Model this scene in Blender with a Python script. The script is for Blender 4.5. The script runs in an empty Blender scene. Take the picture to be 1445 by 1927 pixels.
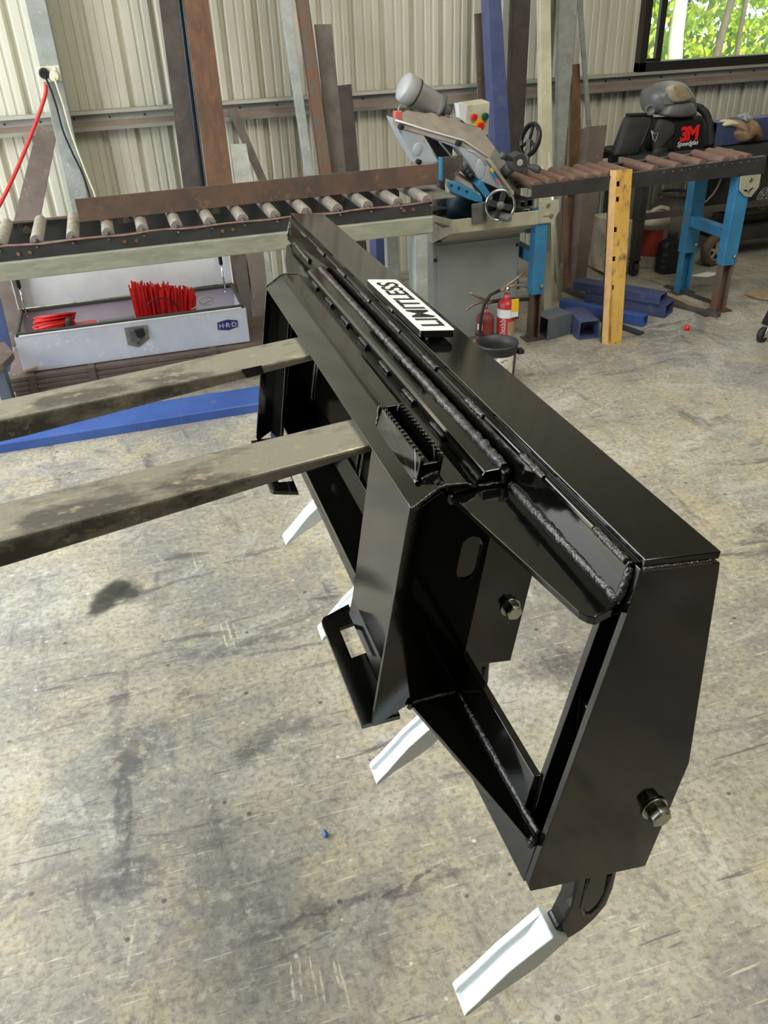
import bpy, bmesh, math, random
from mathutils import Vector, Matrix
random.seed(7)
PI = math.pi
SC = bpy.context.scene
COL = SC.collection
# ------------------------------------------------------------------ camera
W_PX, H_PX, F_PX = 1445.0, 1927.0, 1547.39
CX, CY = W_PX / 2, H_PX / 2
CAM = Vector((0, 0, 1.65))
_pi, _ro, _ya = math.radians(32.026), math.radians(-2.4073), math.radians(16.0917)
FW = Vector((math.sin(_ya) * math.cos(_pi), math.cos(_ya) * math.cos(_pi), -math.sin(_pi)))
_r0 = Vector((math.cos(_ya), -math.sin(_ya), 0))
_u0 = _r0.cross(FW)
RT = math.cos(_ro) * _r0 + math.sin(_ro) * _u0
UP = -math.sin(_ro) * _r0 + math.cos(_ro) * _u0
cam_d = bpy.data.cameras.new('camera')
cam_d.sensor_fit = 'HORIZONTAL'
cam_d.sensor_width = 36.0
cam_d.lens = F_PX * 36.0 / W_PX
cam_d.clip_start = 0.02
cam_d.clip_end = 300
cam = bpy.data.objects.new('camera', cam_d)
COL.objects.link(cam)
B_ = -FW
cam.matrix_world = Matrix(((RT.x, UP.x, B_.x, CAM.x), (RT.y, UP.y, B_.y, CAM.y), (RT.z, UP.z, B_.z, CAM.z), (0, 0, 0, 1)))
SC.camera = cam
# ------------------------------------------------------------------ light and exposure
SC.view_settings.view_transform = 'Standard'
SC.view_settings.look = 'None'
SC.view_settings.gamma = 1.0
SC.view_settings.use_curve_mapping = False
SC.view_settings.exposure = 0.12
w = bpy.data.worlds.new('world')
SC.world = w
w.use_nodes = True
_bg = w.node_tree.nodes['Background']
_bg.inputs['Color'].default_value = (0.78, 0.88, 1.0, 1)
_bg.inputs['Strength'].default_value = 1.6


def lamp(name, kind, loc, target, energy, color=(1, 1, 1), size=1, size_y=None, angle=None):
    d = bpy.data.lights.new(name, kind)
    d.energy = energy
    d.color = color
    if kind == 'AREA':
        d.shape = 'RECTANGLE'
        d.size = size
        d.size_y = size_y or size
    if angle is not None:
        d.angle = angle
    o = bpy.data.objects.new(name, d)
    COL.objects.link(o)
    o.location = loc
    o.rotation_euler = (Vector(target) - Vector(loc)).to_track_quat('-Z', 'Y').to_euler()
    return o


lamp('sun', 'SUN', (6, -8, 20), (10, 9, 0), 13.0, (1.0, 0.95, 0.84), angle=0.01)
lamp('daylight_side_door', 'AREA', (-3.0, 3.1, 2.0), (0.3, 2.4, 0.1), 235, (0.88, 0.94, 1.0), 4.4, 3.2)
lamp('overhead_fill', 'AREA', (2.0, 1.9, 3.9), (2.0, 2.5, 0), 150, (1.0, 0.96, 0.86), 1.8, 3.2)  # added overhead fill, hung below the closed roof
lamp('fill_behind_camera', 'AREA', (3.5, -5.8, 1.9), (2.5, 3, 1.0), 10, (0.97, 0.97, 1.0), 3.0, 3.0)  # weak fill added behind the camera, the wall there is closed


# ------------------------------------------------------------------ pixel -> world point on a plane of the place
def ray(px, py):
    return ((px - CX) / F_PX) * RT - ((py - CY) / F_PX) * UP + FW


def at(px, py, x=None, y=None, z=None):
    d = ray(px, py)
    i, v = (0, x) if x is not None else (1, y) if y is not None else (2, z)
    return CAM + d * ((v - CAM[i]) / d[i])


def atp(px, py, p0, n):
    d = ray(px, py)
    return CAM + d * ((Vector(p0) - CAM).dot(n) / d.dot(n))


# ------------------------------------------------------------------ colours and materials
def lin(c):
    return tuple((v / 12.92 if v <= 0.04045 else ((v + 0.055) / 1.055) ** 2.4) for v in (k / 255 for k in c)) + (1,)


_M = {}


def mat(name, c1, c2=None, c3=None, scale=6, rough=0.5, rough2=None, metal=0.0, bump=0.0, bscale=80, stretch=(1, 1, 1), lo=0.4, hi=0.62, coat=0.0, spec=0.5, c3lo=0.58, c3hi=0.66, c3scale=None):
    if name in _M:
        return _M[name]
    m = bpy.data.materials.new(name)
    m.use_nodes = True
    nt = m.node_tree
    N, L = nt.nodes, nt.links
    b = N['Principled BSDF']
    b.inputs['Base Color'].default_value = lin(c1)
    b.inputs['Roughness'].default_value = rough
    b.inputs['Metallic'].default_value = metal
    b.inputs['Coat Weight'].default_value = coat
    b.inputs['Coat Roughness'].default_value = 0.06
    b.inputs['Specular IOR Level'].default_value = spec
    tc = N.new('ShaderNodeTexCoord')
    mp = N.new('ShaderNodeMapping')
    mp.inputs['Scale'].default_value = stretch
    L.new(tc.outputs['Object'], mp.inputs['Vector'])
    out = None
    if c2:
        nz = N.new('ShaderNodeTexNoise')
        nz.inputs['Scale'].default_value = scale
        nz.inputs['Detail'].default_value = 8
        nz.inputs['Roughness'].default_value = 0.65
        L.new(mp.outputs['Vector'], nz.inputs['Vector'])
        mr = N.new('ShaderNodeMapRange')
        mr.inputs['From Min'].default_value = lo
        mr.inputs['From Max'].default_value = hi
        L.new(nz.outputs['Fac'], mr.inputs['Value'])
        mx = N.new('ShaderNodeMix')
        mx.data_type = 'RGBA'
        mx.inputs['A'].default_value = lin(c1)
        mx.inputs['B'].default_value = lin(c2)
        L.new(mr.outputs['Result'], mx.inputs['Factor'])
        out = mx.outputs['Result']
        if c3:
            n3 = N.new('ShaderNodeTexNoise')
            n3.inputs['Scale'].default_value = c3scale or scale * 2.7
            n3.inputs['Detail'].default_value = 10
            n3.inputs['Roughness'].default_value = 0.7
            L.new(mp.outputs['Vector'], n3.inputs['Vector'])
            r3 = N.new('ShaderNodeMapRange')
            r3.inputs['From Min'].default_value = c3lo
            r3.inputs['From Max'].default_value = c3hi
            L.new(n3.outputs['Fac'], r3.inputs['Value'])
            m3 = N.new('ShaderNodeMix')
            m3.data_type = 'RGBA'
            L.new(r3.outputs['Result'], m3.inputs['Factor'])
            L.new(out, m3.inputs['A'])
            m3.inputs['B'].default_value = lin(c3)
            out = m3.outputs['Result']
        L.new(out, b.inputs['Base Color'])
        if rough2 is not None:
            mr2 = N.new('ShaderNodeMapRange')
            mr2.inputs['From Min'].default_value = lo
            mr2.inputs['From Max'].default_value = hi
            mr2.inputs['To Min'].default_value = rough
            mr2.inputs['To Max'].default_value = rough2
            L.new(nz.outputs['Fac'], mr2.inputs['Value'])
            L.new(mr2.outputs['Result'], b.inputs['Roughness'])
    if bump:
        nb = N.new('ShaderNodeTexNoise')
        nb.inputs['Scale'].default_value = bscale
        nb.inputs['Detail'].default_value = 4
        L.new(mp.outputs['Vector'], nb.inputs['Vector'])
        bp = N.new('ShaderNodeBump')
        bp.inputs['Strength'].default_value = bump
        bp.inputs['Distance'].default_value = 0.004
        L.new(nb.outputs['Fac'], bp.inputs['Height'])
        L.new(bp.outputs['Normal'], b.inputs['Normal'])
    _M[name] = m
    return m


BLACK = mat('black_gloss_paint', (10, 10, 8), (13, 13, 10), scale=3, rough=0.085, bump=0.012, bscale=220, spec=0.66)
BLACKW = mat('black_paint_on_weld', (18, 16, 14), (46, 36, 30), scale=40, rough=0.12, bump=0.7, bscale=240, spec=1.0)
ZINC = mat('zinc_plate', (190, 192, 180), (165, 168, 160), scale=30, rough=0.25, metal=1.0)
WHITE_CAST = mat('white_painted_casting', (240, 245, 246), (232, 240, 243), scale=20, rough=0.45, bump=0.3, bscale=110)
WHITE_SIGN = mat('white_paint', (244, 245, 232), rough=0.35)
BLACK_FLAT = mat('black_matt', (14, 14, 14), (24, 24, 24), scale=12, rough=0.6)
FORK = mat('worn_fork_steel', (142, 138, 124), (84, 80, 72), (178, 168, 136), scale=7, stretch=(1.0, 1.8, 1.8), rough=0.36, rough2=0.62, metal=0.25, bump=0.3, bscale=90, lo=0.45, hi=0.6, c3lo=0.56, c3hi=0.7, c3scale=22)
GALV = mat('galvanised_steel', (176, 180, 174), (158, 162, 156), (200, 204, 198), scale=14, rough=0.42, metal=0.25, bump=0.06, c3scale=40)
GALV_OLD = mat('dusty_galvanised_steel', (164, 164, 146), (146, 147, 130), (196, 198, 186), scale=9, stretch=(1, 4, 4), rough=0.5, metal=0.2, bump=0.08, c3lo=.6, c3hi=.75)
RUST = mat('rusty_steel', (108, 84, 68), (82, 70, 62), (132, 98, 72), scale=7, rough=0.8, bump=0.25, bscale=120, c3scale=16)
RUSTDARK = mat('dark_mill_steel', (80, 72, 66), (62, 55, 52), (112, 76, 54), scale=8, rough=0.6, bump=0.15, c3scale=14, c3lo=.6, c3hi=.72)
RUSTO = mat('orange_rusty_steel', (120, 86, 62), (94, 70, 54), (146, 100, 64), scale=5, stretch=(4, 4, 1), rough=0.75, bump=0.2)
RUSTG = mat('rust_spotted_grey_steel', (104, 98, 90), (126, 84, 58), (86, 76, 68), scale=14, stretch=(2, 2, 1), rough=0.65, bump=0.2)
MILL = mat('grey_mill_steel', (112, 104, 94), (92, 84, 76), scale=7, stretch=(2, 2, 1), rough=0.55, bump=0.08)
MAROON = mat('primed_brown_steel', (108, 93, 84), (92, 79, 71), (130, 114, 104), scale=7, rough=0.6, bump=0.05)
BLUESTEEL = mat('blue_painted_steel', (78, 87, 126), (64, 74, 114), (100, 102, 120), scale=6, rough=0.42, bump=0.04)
BLUEBR = mat('bright_blue_paint', (66, 98, 168), (56, 86, 154), (118, 112, 102), scale=4, rough=0.4, bump=0.04, c3lo=.62, c3hi=.72)
SKY_BLUE = mat('sky_blue_paint', (62, 136, 180), (50, 118, 160), (120, 106, 90), scale=7, rough=0.5, bump=0.08, c3lo=.6, c3hi=.68, c3scale=14)
RAILDARK = mat('dark_painted_rail', (60, 60, 60), (48, 48, 48), (92, 74, 62), scale=10, rough=0.45, bump=0.05, c3lo=.62, c3hi=.75)
RAILEDGE = mat('worn_rail_edge', (150, 116, 104), (120, 92, 82), scale=20, rough=0.6)
ROLLER = mat('worn_roller_steel', (172, 164, 152), (146, 136, 126), (186, 168, 156), scale=16, stretch=(3, 1, 3), rough=0.45, metal=0.3, bump=0.1)
ROLLRUST = mat('rusty_roller_steel', (128, 98, 84), (108, 86, 76), (150, 118, 100), scale=14, stretch=(3, 1, 3), rough=0.6, bump=0.15)
RBOLT = mat('rusty_bolt', (140, 96, 66), (110, 76, 56), scale=40, rough=0.6, metal=0.3)
WALLM = mat('cream_sheet_steel', (212, 208, 190), (202, 198, 178), (188, 178, 152), scale=2.5, stretch=(3, 3, .6), rough=0.45, c3lo=.6, c3hi=.8)
GIRT = mat('grey_girt_steel', (166, 164, 152), (150, 148, 138), (176, 174, 164), scale=6, stretch=(.4, 2, 2), rough=0.45, metal=0.1)
GIRTD = mat('grey_girt_shade_side', (150, 144, 132), (140, 130, 118), scale=8, rough=0.5)
SAWGREY = mat('silver_saw_paint', (176, 182, 188), (160, 166, 172), scale=5, rough=0.38, bump=0.03)
SAWDUST = mat('dusty_saw_top', (170, 160, 148), (150, 142, 132), scale=9, rough=0.75, bump=0.06)
SAWBASE = mat('grey_green_saw_base', (142, 146, 140), (128, 132, 126), (112, 112, 104), scale=3.5, rough=0.42, c3lo=.6, c3hi=.75)
TRAY = mat('cream_grey_tray', (178, 176, 154), (156, 152, 132), (110, 102, 88), scale=6, rough=0.5, c3lo=.6, c3hi=.72)
DIRTY = mat('greasy_tray', (84, 80, 72), (60, 57, 52), (120, 110, 96), scale=9, rough=0.6, bump=0.1)
CAST = mat('cast_grey', (104, 106, 104), (84, 86, 84), scale=16, rough=0.5, bump=0.1)
CHROME = mat('chrome', (200, 200, 196), rough=0.16, metal=1.0)
RUBBER = mat('black_rubber', (30, 30, 30), (42, 40, 38), scale=20, rough=0.65)
PLASTB = mat('black_plastic', (24, 24, 25), (34, 34, 34), scale=14, rough=0.42)
REDDUSTY = mat('dusty_red_paint', (138, 46, 44), (112, 50, 46), (92, 76, 66), scale=9, rough=0.55, c3lo=.5, c3hi=.65)
RED = mat('red_paint', (190, 52, 50), (166, 44, 44), (136, 76, 68), scale=8, rough=0.4, c3lo=.62, c3hi=.75)
REDBR = mat('red_bristle', (220, 30, 26), (196, 20, 20), scale=30, rough=0.45)
YEL = mat('worn_yellow_paint', (218, 174, 92), (198, 152, 70), (110, 94, 70), scale=7, stretch=(1.5, 1.5, .8), rough=0.55, c3lo=.53, c3hi=.66, c3scale=11)
YELSIDE = mat('bare_yellow_edge', (206, 164, 104), (186, 146, 92), scale=9, rough=0.6)
WHITEPL = mat('dirty_white_plastic', (198, 192, 172), (170, 160, 138), (120, 108, 86), scale=9, rough=0.5, c3lo=.58, c3hi=.7)
WHITE = mat('white_enamel', (226, 228, 228), (214, 216, 216), scale=6, rough=0.35)
ALU = mat('brushed_aluminium', (226, 229, 238), (212, 217, 230), (240, 241, 246), scale=5, rough=0.3, metal=0.35, bump=0.03)
ALUIN = mat('white_box_lining', (206, 202, 210), (196, 190, 200), scale=4, rough=0.5)
SEAL = mat('rubber_seal', (66, 66, 58), rough=0.7)
NAVY = mat('navy_enamel', (26, 36, 110), rough=0.3)
SILVER = mat('silver_lettering', (206, 208, 212), rough=0.3, metal=0.6)
CLOTH = mat('black_cordura', (40, 40, 41), (54, 52, 50), scale=24, rough=0.85, bump=0.25, bscale=300)
CLOTHG = mat('dusty_black_strap', (64, 61, 58), (50, 48, 46), (92, 88, 80), scale=7, rough=0.85, bump=0.2, bscale=260, c3lo=.6, c3hi=.8)
HELM = mat('grey_helmet_shell', (112, 113, 110), (96, 97, 95), (130, 126, 112), scale=7, rough=0.36, c3lo=.6, c3hi=.75)
HELMTAN = mat('dusty_helmet_top', (176, 164, 132), (150, 142, 120), scale=10, rough=0.5)
TAN = mat('brown_leather', (146, 118, 84), (122, 98, 70), (170, 146, 112), scale=12, rough=0.8, bump=0.3, bscale=60)
REDLOGO = mat('bright_red_print', (232, 30, 34), rough=0.5)
WHITEPR = mat('white_print', (232, 232, 228), rough=0.5)
CREAMPL = mat('cream_plastic', (226, 220, 192), rough=0.4)
REDCORD = mat('red_hose', (206, 52, 48), rough=0.5)
WCORD = mat('white_cord', (226, 218, 190), rough=0.5)
PAPER = mat('white_scrap', (238, 238, 232), rough=0.7)
CARD = mat('brown_cardboard', (170, 146, 116), (150, 126, 98), scale=12, rough=0.8)
MACH = mat('black_machine_paint', (40, 38, 35), (54, 50, 45), scale=8, rough=0.5, bump=0.05)
TYRE = mat('dusty_tyre', (88, 74, 58), (70, 60, 50), scale=14, rough=0.8)
TANKM = mat('dusty_grey_tank', (98, 92, 82), (80, 74, 66), scale=6, rough=0.6)
BLUEGREY = mat('blue_grey_steel', (98, 106, 114), (86, 94, 102), (122, 122, 120), scale=5, rough=0.5, c3lo=.62, c3hi=.75)
FRAMEM = mat('dark_bronze_frame', (46, 42, 38), rough=0.4)
BRASS = mat('dull_handle_steel', (150, 134, 118), (124, 108, 96), scale=20, rough=0.45, metal=0.4)
YTAG = mat('yellow_tag', (240, 190, 20), rough=0.5)
GREEN = mat('green_button', (14, 84, 56), rough=0.3)
REDBUT = mat('red_button', (200, 40, 36), rough=0.3)
LENS = mat('dark_lens', (120, 128, 128), rough=0.06, spec=0.8)


# ------------------------------------------------------------------ mesh builder
class MB:
    def __init__(s):
        s.v, s.f, s.sm = [], [], []

    def add(s, vs, fs, smooth=False):
        o = len(s.v)
        s.v += [Vector(p) for p in vs]
        s.f += [tuple(i + o for i in f) for f in fs]
        s.sm += [smooth] * len(fs)
        return s

    def hexa(s, p):
        return s.add(p, [(3, 2, 1, 0), (4, 5, 6, 7), (0, 1, 5, 4), (1, 2, 6, 5), (2, 3, 7, 6), (3, 0, 4, 7)])

    def box(s, x0, x1, y0, y1, z0, z1):
        return s.hexa([(x0, y0, z0), (x1, y0, z0), (x1, y1, z0), (x0, y1, z0), (x0, y0, z1), (x1, y0, z1), (x1, y1, z1), (x0, y1, z1)])

    def ext(s, pts, vec, smooth=False):
        p = [Vector(q) for q in pts]
        vec = Vector(vec)
        n = len(p)
        fs = [tuple(range(n))[::-1], tuple(range(n, 2 * n))]
        o = len(s.v)
        s.v += p + [q + vec for q in p]
        s.f += [tuple(i + o for i in f) for f in fs]
        s.sm += [False, False]
        for i in range(n):
            j = (i + 1) % n
            s.f.append((o + i, o + j, o + n + j, o + n + i))
            s.sm.append(smooth)
        return s

    def xz(s, pts, y0, y1, smooth=False):
        return s.ext([(x, y0, z) for x, z in pts], (0, y1 - y0, 0), smooth)

    def cyl(s, p0, p1, r0, r1=None, n=20, cap=True):
        p0, p1 = Vector(p0), Vector(p1)
        r1 = r0 if r1 is None else r1
        a = (p1 - p0).normalized()
        u = a.orthogonal().normalized()
        v = a.cross(u)
        vs = []
        for p, r in ((p0, r0), (p1, r1)):
            vs += [p + r * (math.cos(2 * PI * i / n) * u + math.sin(2 * PI * i / n) * v) for i in range(n)]
        s.add(vs, [(i, (i + 1) % n, n + (i + 1) % n, n + i) for i in range(n)], True)
        if cap:
            o = len(s.v) - 2 * n
            s.f += [tuple(o + i for i in range(n))[::-1], tuple(o + n + i for i in range(n))]
            s.sm += [False, False]
        return s

    def hexhead(s, p0, p1, r):
        return s.cyl(p0, p1, r, r * 0.96, n=6) or s

    def tube(s, path, r, n=10, cap=True):
        P = [Vector(p) for p in path]
        R = r if isinstance(r, (list, tuple)) else [r] * len(P)
        vs, u = [], None
        for i, p in enumerate(P):
            t = (P[min(i + 1, len(P) - 1)] - P[max(i - 1, 0)]).normalized()
            u = t.orthogonal().normalized() if u is None else (u - t * u.dot(t)).normalized()
            v = t.cross(u)
            vs += [p + R[i] * (math.cos(2 * PI * k / n) * u + math.sin(2 * PI * k / n) * v) for k in range(n)]
        fs = [(i * n + k, i * n + (k + 1) % n, (i + 1) * n + (k + 1) % n, (i + 1) * n + k) for i in range(len(P) - 1) for k in range(n)]
        s.add(vs, fs, True)
        if cap:
            o = len(s.v) - len(vs)
            s.f += [tuple(o + k for k in range(n))[::-1], tuple(o + (len(P) - 1) * n + k for k in range(n))]
            s.sm += [False, False]
        return s

    def lathe(s, prof, c, axis=(0, 0, 1), n=32, smooth=True):
        c = Vector(c)
        a = Vector(axis).normalized()
        u = a.orthogonal().normalized()
        v = a.cross(u)
        vs = []
        for r, h in prof:
            vs += [c + a * h + r * (math.cos(2 * PI * k / n) * u + math.sin(2 * PI * k / n) * v) for k in range(n)]
        fs = [(i * n + k, i * n + (k + 1) % n, (i + 1) * n + (k + 1) % n, (i + 1) * n + k) for i in range(len(prof) - 1) for k in range(n)]
        return s.add(vs, fs, smooth)

    def ell(s, c, r, nu=20, nv=12, fn=None):
        c = Vector(c)
        vs = []
        for j in range(nv + 1):
            t = -PI / 2 + PI * j / nv
            for i in range(nu):
                a = 2 * PI * i / nu
                d = Vector((math.cos(t) * math.cos(a), math.cos(t) * math.sin(a), math.sin(t)))
                if fn:
                    d = fn(d)
                vs.append(c + Vector((d.x * r[0], d.y * r[1], d.z * r[2])))
        fs = [(j * nu + i, j * nu + (i + 1) % nu, (j + 1) * nu + (i + 1) % nu, (j + 1) * nu + i) for j in range(nv) for i in range(nu)]
        return s.add(vs, fs, True)

    def holed(s, outer, holes, vec):
        bm = bmesh.new()
        for loop in [outer] + holes:
            vv = [bm.verts.new(p) for p in loop]
            for i in range(len(vv)):
                bm.edges.new((vv[i], vv[(i + 1) % len(vv)]))
        bmesh.ops.triangle_fill(bm, use_beauty=True, use_dissolve=False, edges=bm.edges[:])
        bm.verts.index_update()
        vec = Vector(vec)
        vs = [v.co.copy() for v in bm.verts]
        n = len(vs)
        fs = []
        for f in bm.faces:
            ix = [v.index for v in f.verts]
            fs.append(tuple(ix))
            fs.append(tuple(n + i for i in reversed(ix)))
        for e in bm.edges:
            if len(e.link_faces) == 1:
                a, b2 = e.verts[0].index, e.verts[1].index
                fs.append((a, b2, n + b2, n + a))
        bm.free()
        return s.add(vs + [v + vec for v in vs], fs)

    def rhs(s, p0, p1, w, h, t, up=(0, 0, 1)):
        """hollow rectangular tube from p0 to p1, open ends"""
        p0, p1 = Vector(p0), Vector(p1)
        a = (p1 - p0).normalized()
        r = a.cross(Vector(up)).normalized()
        u = r.cross(a)
        o = [p0 + sx * w / 2 * r + sz * h / 2 * u for sx, sz in ((-1, -1), (1, -1), (1, 1), (-1, 1))]
        i_ = [p0 + sx * (w / 2 - t) * r + sz * (h / 2 - t) * u for sx, sz in ((-1, -1), (1, -1), (1, 1), (-1, 1))]
        v = p1 - p0
        vs = o + i_ + [q + v for q in o] + [q + v for q in i_]
        fs = []
        for k in range(4):
            j = (k + 1) % 4
            fs += [(k, j, 8 + j, 8 + k), (4 + j, 4 + k, 12 + k, 12 + j), (j, k, 4 + k, 4 + j), (8 + k, 8 + j, 12 + j, 12 + k)]
        return s.add(vs, fs)

    def bar(s, p0, p1, w, h, up=(0, 0, 1)):
        p0, p1 = Vector(p0), Vector(p1)
        a = (p1 - p0).normalized()
        r = a.cross(Vector(up)).normalized()
        u = r.cross(a)
        q = [(-1, -1), (1, -1), (1, 1), (-1, 1)]
        return s.hexa([p0 + x * w / 2 * r + z * h / 2 * u for x, z in q] + [p1 + x * w / 2 * r + z * h / 2 * u for x, z in q])

    def bead(s, path, r, step=0.006, n=8, jit=0.28):
        P = [Vector(p) for p in path]
        pts, rad = [], []
        for a, b in zip(P[:-1], P[1:]):
            m = max(2, int((b - a).length / step))
            for i in range(m):
                pts.append(a.lerp(b, i / m) + Vector((random.uniform(-1, 1), random.uniform(-1, 1), random.uniform(-1, 1))) * r * 0.12)
                rad.append(r * (1 + random.uniform(-jit, jit)))
        pts.append(P[-1])
        rad.append(r * 0.7)
        return s.tube(pts, rad, n)

    def xf(s, m):
        s.v = [m @ p for p in s.v]
        return s

    def build(s, name, material, parent=None, bevel=0.0, kind=None, label=None, seg=2, mats=None):
        me = bpy.data.meshes.new(name)
        org = wloc(parent) if parent else None
        if org is None:
            xs = [p.x for p in s.v]
            ys = [p.y for p in s.v]
            org = Vector(((min(xs) + max(xs)) / 2, (min(ys) + max(ys)) / 2, min(p.z for p in s.v)))
        me.from_pydata([p - org for p in s.v], [], s.f)
        bm = bmesh.new()
        bm.from_mesh(me)
        bm.faces.ensure_lookup_table()
        for f, g in zip(bm.faces, s.sm):
            f.smooth = g
        bmesh.ops.recalc_face_normals(bm, faces=bm.faces[:])
        bm.to_mesh(me)
        bm.free()
        me.materials.append(material)
        o = bpy.data.objects.new(name, me)
        COL.objects.link(o)
        if parent:
            o.parent = parent
        else:
            o.location = org
        if bevel:
            md = o.modifiers.new('bevel', 'BEVEL')
            md.width = bevel
            md.segments = seg
            md.limit_method = 'ANGLE'
            md.angle_limit = math.radians(40)
            md.harden_normals = False
        if kind:
            o['kind'] = kind
        if label:
            o['label'] = label
        return o


def wloc(o):
    v = Vector((0, 0, 0))
    while o:
        v += Vector(o.location)
        o = o.parent
    return v


def thing(name, label, cat, loc, group=None):
    o = bpy.data.objects.new(name, None)
    o.empty_display_size = 0.1
    COL.objects.link(o)
    o.location = loc
    return tag(o, label, cat, group)


def tag(o, label, cat, group=None):
    o['label'] = label
    o['category'] = cat
    if group:
        o['group'] = group
    return o


def text_mb(txt, size, origin, right, up, depth=0.001, bold=0.0, shear=0.0, align='LEFT', spacing=1.0, xscale=1.0):
    cu = bpy.data.curves.new('t', 'FONT')
    cu.body = txt
    cu.size = size
    cu.offset = bold
    cu.shear = shear
    cu.align_x = align
    cu.space_character = spacing
    cu.extrude = depth / 2
    ob = bpy.data.objects.new('t', cu)
    COL.objects.link(ob)
    bpy.context.view_layer.update()
    me = bpy.data.meshes.new_from_object(ob.evaluated_get(bpy.context.evaluated_depsgraph_get()))
    r, u = Vector(right).normalized(), Vector(up).normalized()
    n = r.cross(u)
    o = Vector(origin)
    m = MB()
    m.add([o + v.co.x * xscale * r + v.co.y * u + v.co.z * n for v in me.vertices], [tuple(p.vertices) for p in me.polygons])
    bpy.data.objects.remove(ob)
    bpy.data.curves.remove(cu)
    bpy.data.meshes.remove(me)
    return m
# ------------------------------------------------------------------ the floor
YW = 5.55


def floor_mat():
    m = bpy.data.materials.new('stained_concrete')
    m.use_nodes = True
    nt = m.node_tree
    N, L = nt.nodes, nt.links
    b = N['Principled BSDF']
    geo = N.new('ShaderNodeNewGeometry')

    def mp(scale, rot=0.0, loc=(0, 0, 0)):
        n = N.new('ShaderNodeMapping')
        n.inputs['Scale'].default_value = scale
        n.inputs['Rotation'].default_value = (0, 0, rot)
        n.inputs['Location'].default_value = loc
        L.new(geo.outputs['Position'], n.inputs['Vector'])
        return n.outputs['Vector']

    def noise(vec, scale, detail=6, rough=0.6, dist=0.0):
        n = N.new('ShaderNodeTexNoise')
        n.inputs['Scale'].default_value = scale
        n.inputs['Detail'].default_value = detail
        n.inputs['Roughness'].default_value = rough
        n.inputs['Distortion'].default_value = dist
        L.new(vec, n.inputs['Vector'])
        return n.outputs['Fac']

    def rng(v, a, c, lo=0.0, hi=1.0):
        n = N.new('ShaderNodeMapRange')
        n.interpolation_type = 'SMOOTHSTEP'
        n.inputs['From Min'].default_value = a
        n.inputs['From Max'].default_value = c
        n.inputs['To Min'].default_value = lo
        n.inputs['To Max'].default_value = hi
        L.new(v, n.inputs['Value'])
        return n.outputs['Result']

    def mix(fac, a, c):
        n = N.new('ShaderNodeMix')
        n.data_type = 'RGBA'
        L.new(fac, n.inputs['Factor'])
        if isinstance(a, tuple):
            n.inputs['A'].default_value = a
        else:
            L.new(a, n.inputs['A'])
        n.inputs['B'].default_value = c
        return n.outputs['Result']

    def mul(a, c):
        n = N.new('ShaderNodeMath')
        n.operation = 'MULTIPLY'
        L.new(a, n.inputs[0])
        if isinstance(c, float):
            n.inputs[1].default_value = c
        else:
            L.new(c, n.inputs[1])
        return n.outputs[0]

    def mx_(a, c):
        n = N.new('ShaderNodeMath')
        n.operation = 'MAXIMUM'
        L.new(a, n.inputs[0])
        L.new(c, n.inputs[1])
        return n.outputs[0]

    P = geo.outputs['Position']
    col = mix(rng(noise(P, 1.3, 7, .62, .6), .40, .62), lin((176, 169, 148)), lin((145, 143, 136)))
    col = mix(mul(rng(noise(mp((1, 1, 1), 0, (5, 2, 0)), 3.2, 8, .7, .8), .47, .66), 0.5), col, lin((122, 120, 118)))
    col = mix(mul(rng(noise(mp((1, 1, 1), 0, (3, 9, 0)), 6.5, 9, .75, .5), .52, .7), 0.6), col, lin((190, 182, 156)))
    col = mix(mul(rng(noise(mp((1, 1, 1), 0, (11, 3, 2)), 1.9, 9, .72, 1.2), .50, .64), 0.55), col, lin((208, 206, 196)))
    col = mix(mul(rng(noise(mp((1.6, 1, 1), .3, (1, 13, 2)), 2.2, 9, .7, .8), .53, .66), 0.5), col, lin((196, 180, 142)))
    # grime streaks dragged along the floor
    col = mix(mul(rng(noise(mp((.8, 3.2, 1), .25, (1, 4, 0)), 2.6, 9, .72, 1.0), .54, .68), 0.75), col, lin((72, 72, 76)))
    col = mix(mul(rng(noise(mp((3.4, .9, 1), -.1, (7, 1, 0)), 1.7, 9, .72, .6), .55, .68), 0.7), col, lin((76, 75, 78)))
    # fine grain
    col = mix(mul(rng(noise(P, 60, 4, .7), .42, .68), 0.55), col, lin((92, 89, 84)))
    col = mix(mul(rng(noise(mp((1, 1, 1), 0, (4, 4, 4)), 34, 6, .75), .54, .68), 0.6), col, lin((214, 207, 186)))
    col = mix(mul(rng(noise(mp((1, 1, 1), 0, (6, 1, 4)), 15, 8, .75, .8), .54, .68), 0.34), col, lin((92, 90, 90)))
    # light scratches in several directions
    for rot, sc, off in ((0.25, 9, 1), (-0.5, 8, 3), (1.35, 7, 7), (0.75, 8, 9)):
        s1 = rng(noise(mp((1, 16, 1), rot, (off, off * 2, 0)), sc, 3, .6, .3), .66, .72)
        col = mix(mul(s1, 0.75), col, lin((214, 206, 182)))
    for rot, sc, off in ((0.15, 5, 21), (1.5, 4, 25)):
        s1 = rng(noise(mp((1, 18, 1), rot, (off, off * 2, 0)), sc, 3, .6, .4), .67, .73)
        col = mix(mul(s1, 0.7), col, lin((78, 76, 76)))
    # chips and specks
    vo = N.new('ShaderNodeTexVoronoi')
    vo.inputs['Scale'].default_value = 16
    L.new(P, vo.inputs['Vector'])
    sp = rng(vo.outputs['Distance'], .10, .05)
    sel = rng(noise(mp((1, 1, 1), 0, (2, 8, 1)), 5, 2), .53, .56)
    col = mix(mul(mul(sp, sel), 0.8), col, lin((228, 224, 208)))
    vo2 = N.new('ShaderNodeTexVoronoi')
    vo2.inputs['Scale'].default_value = 9
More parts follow.
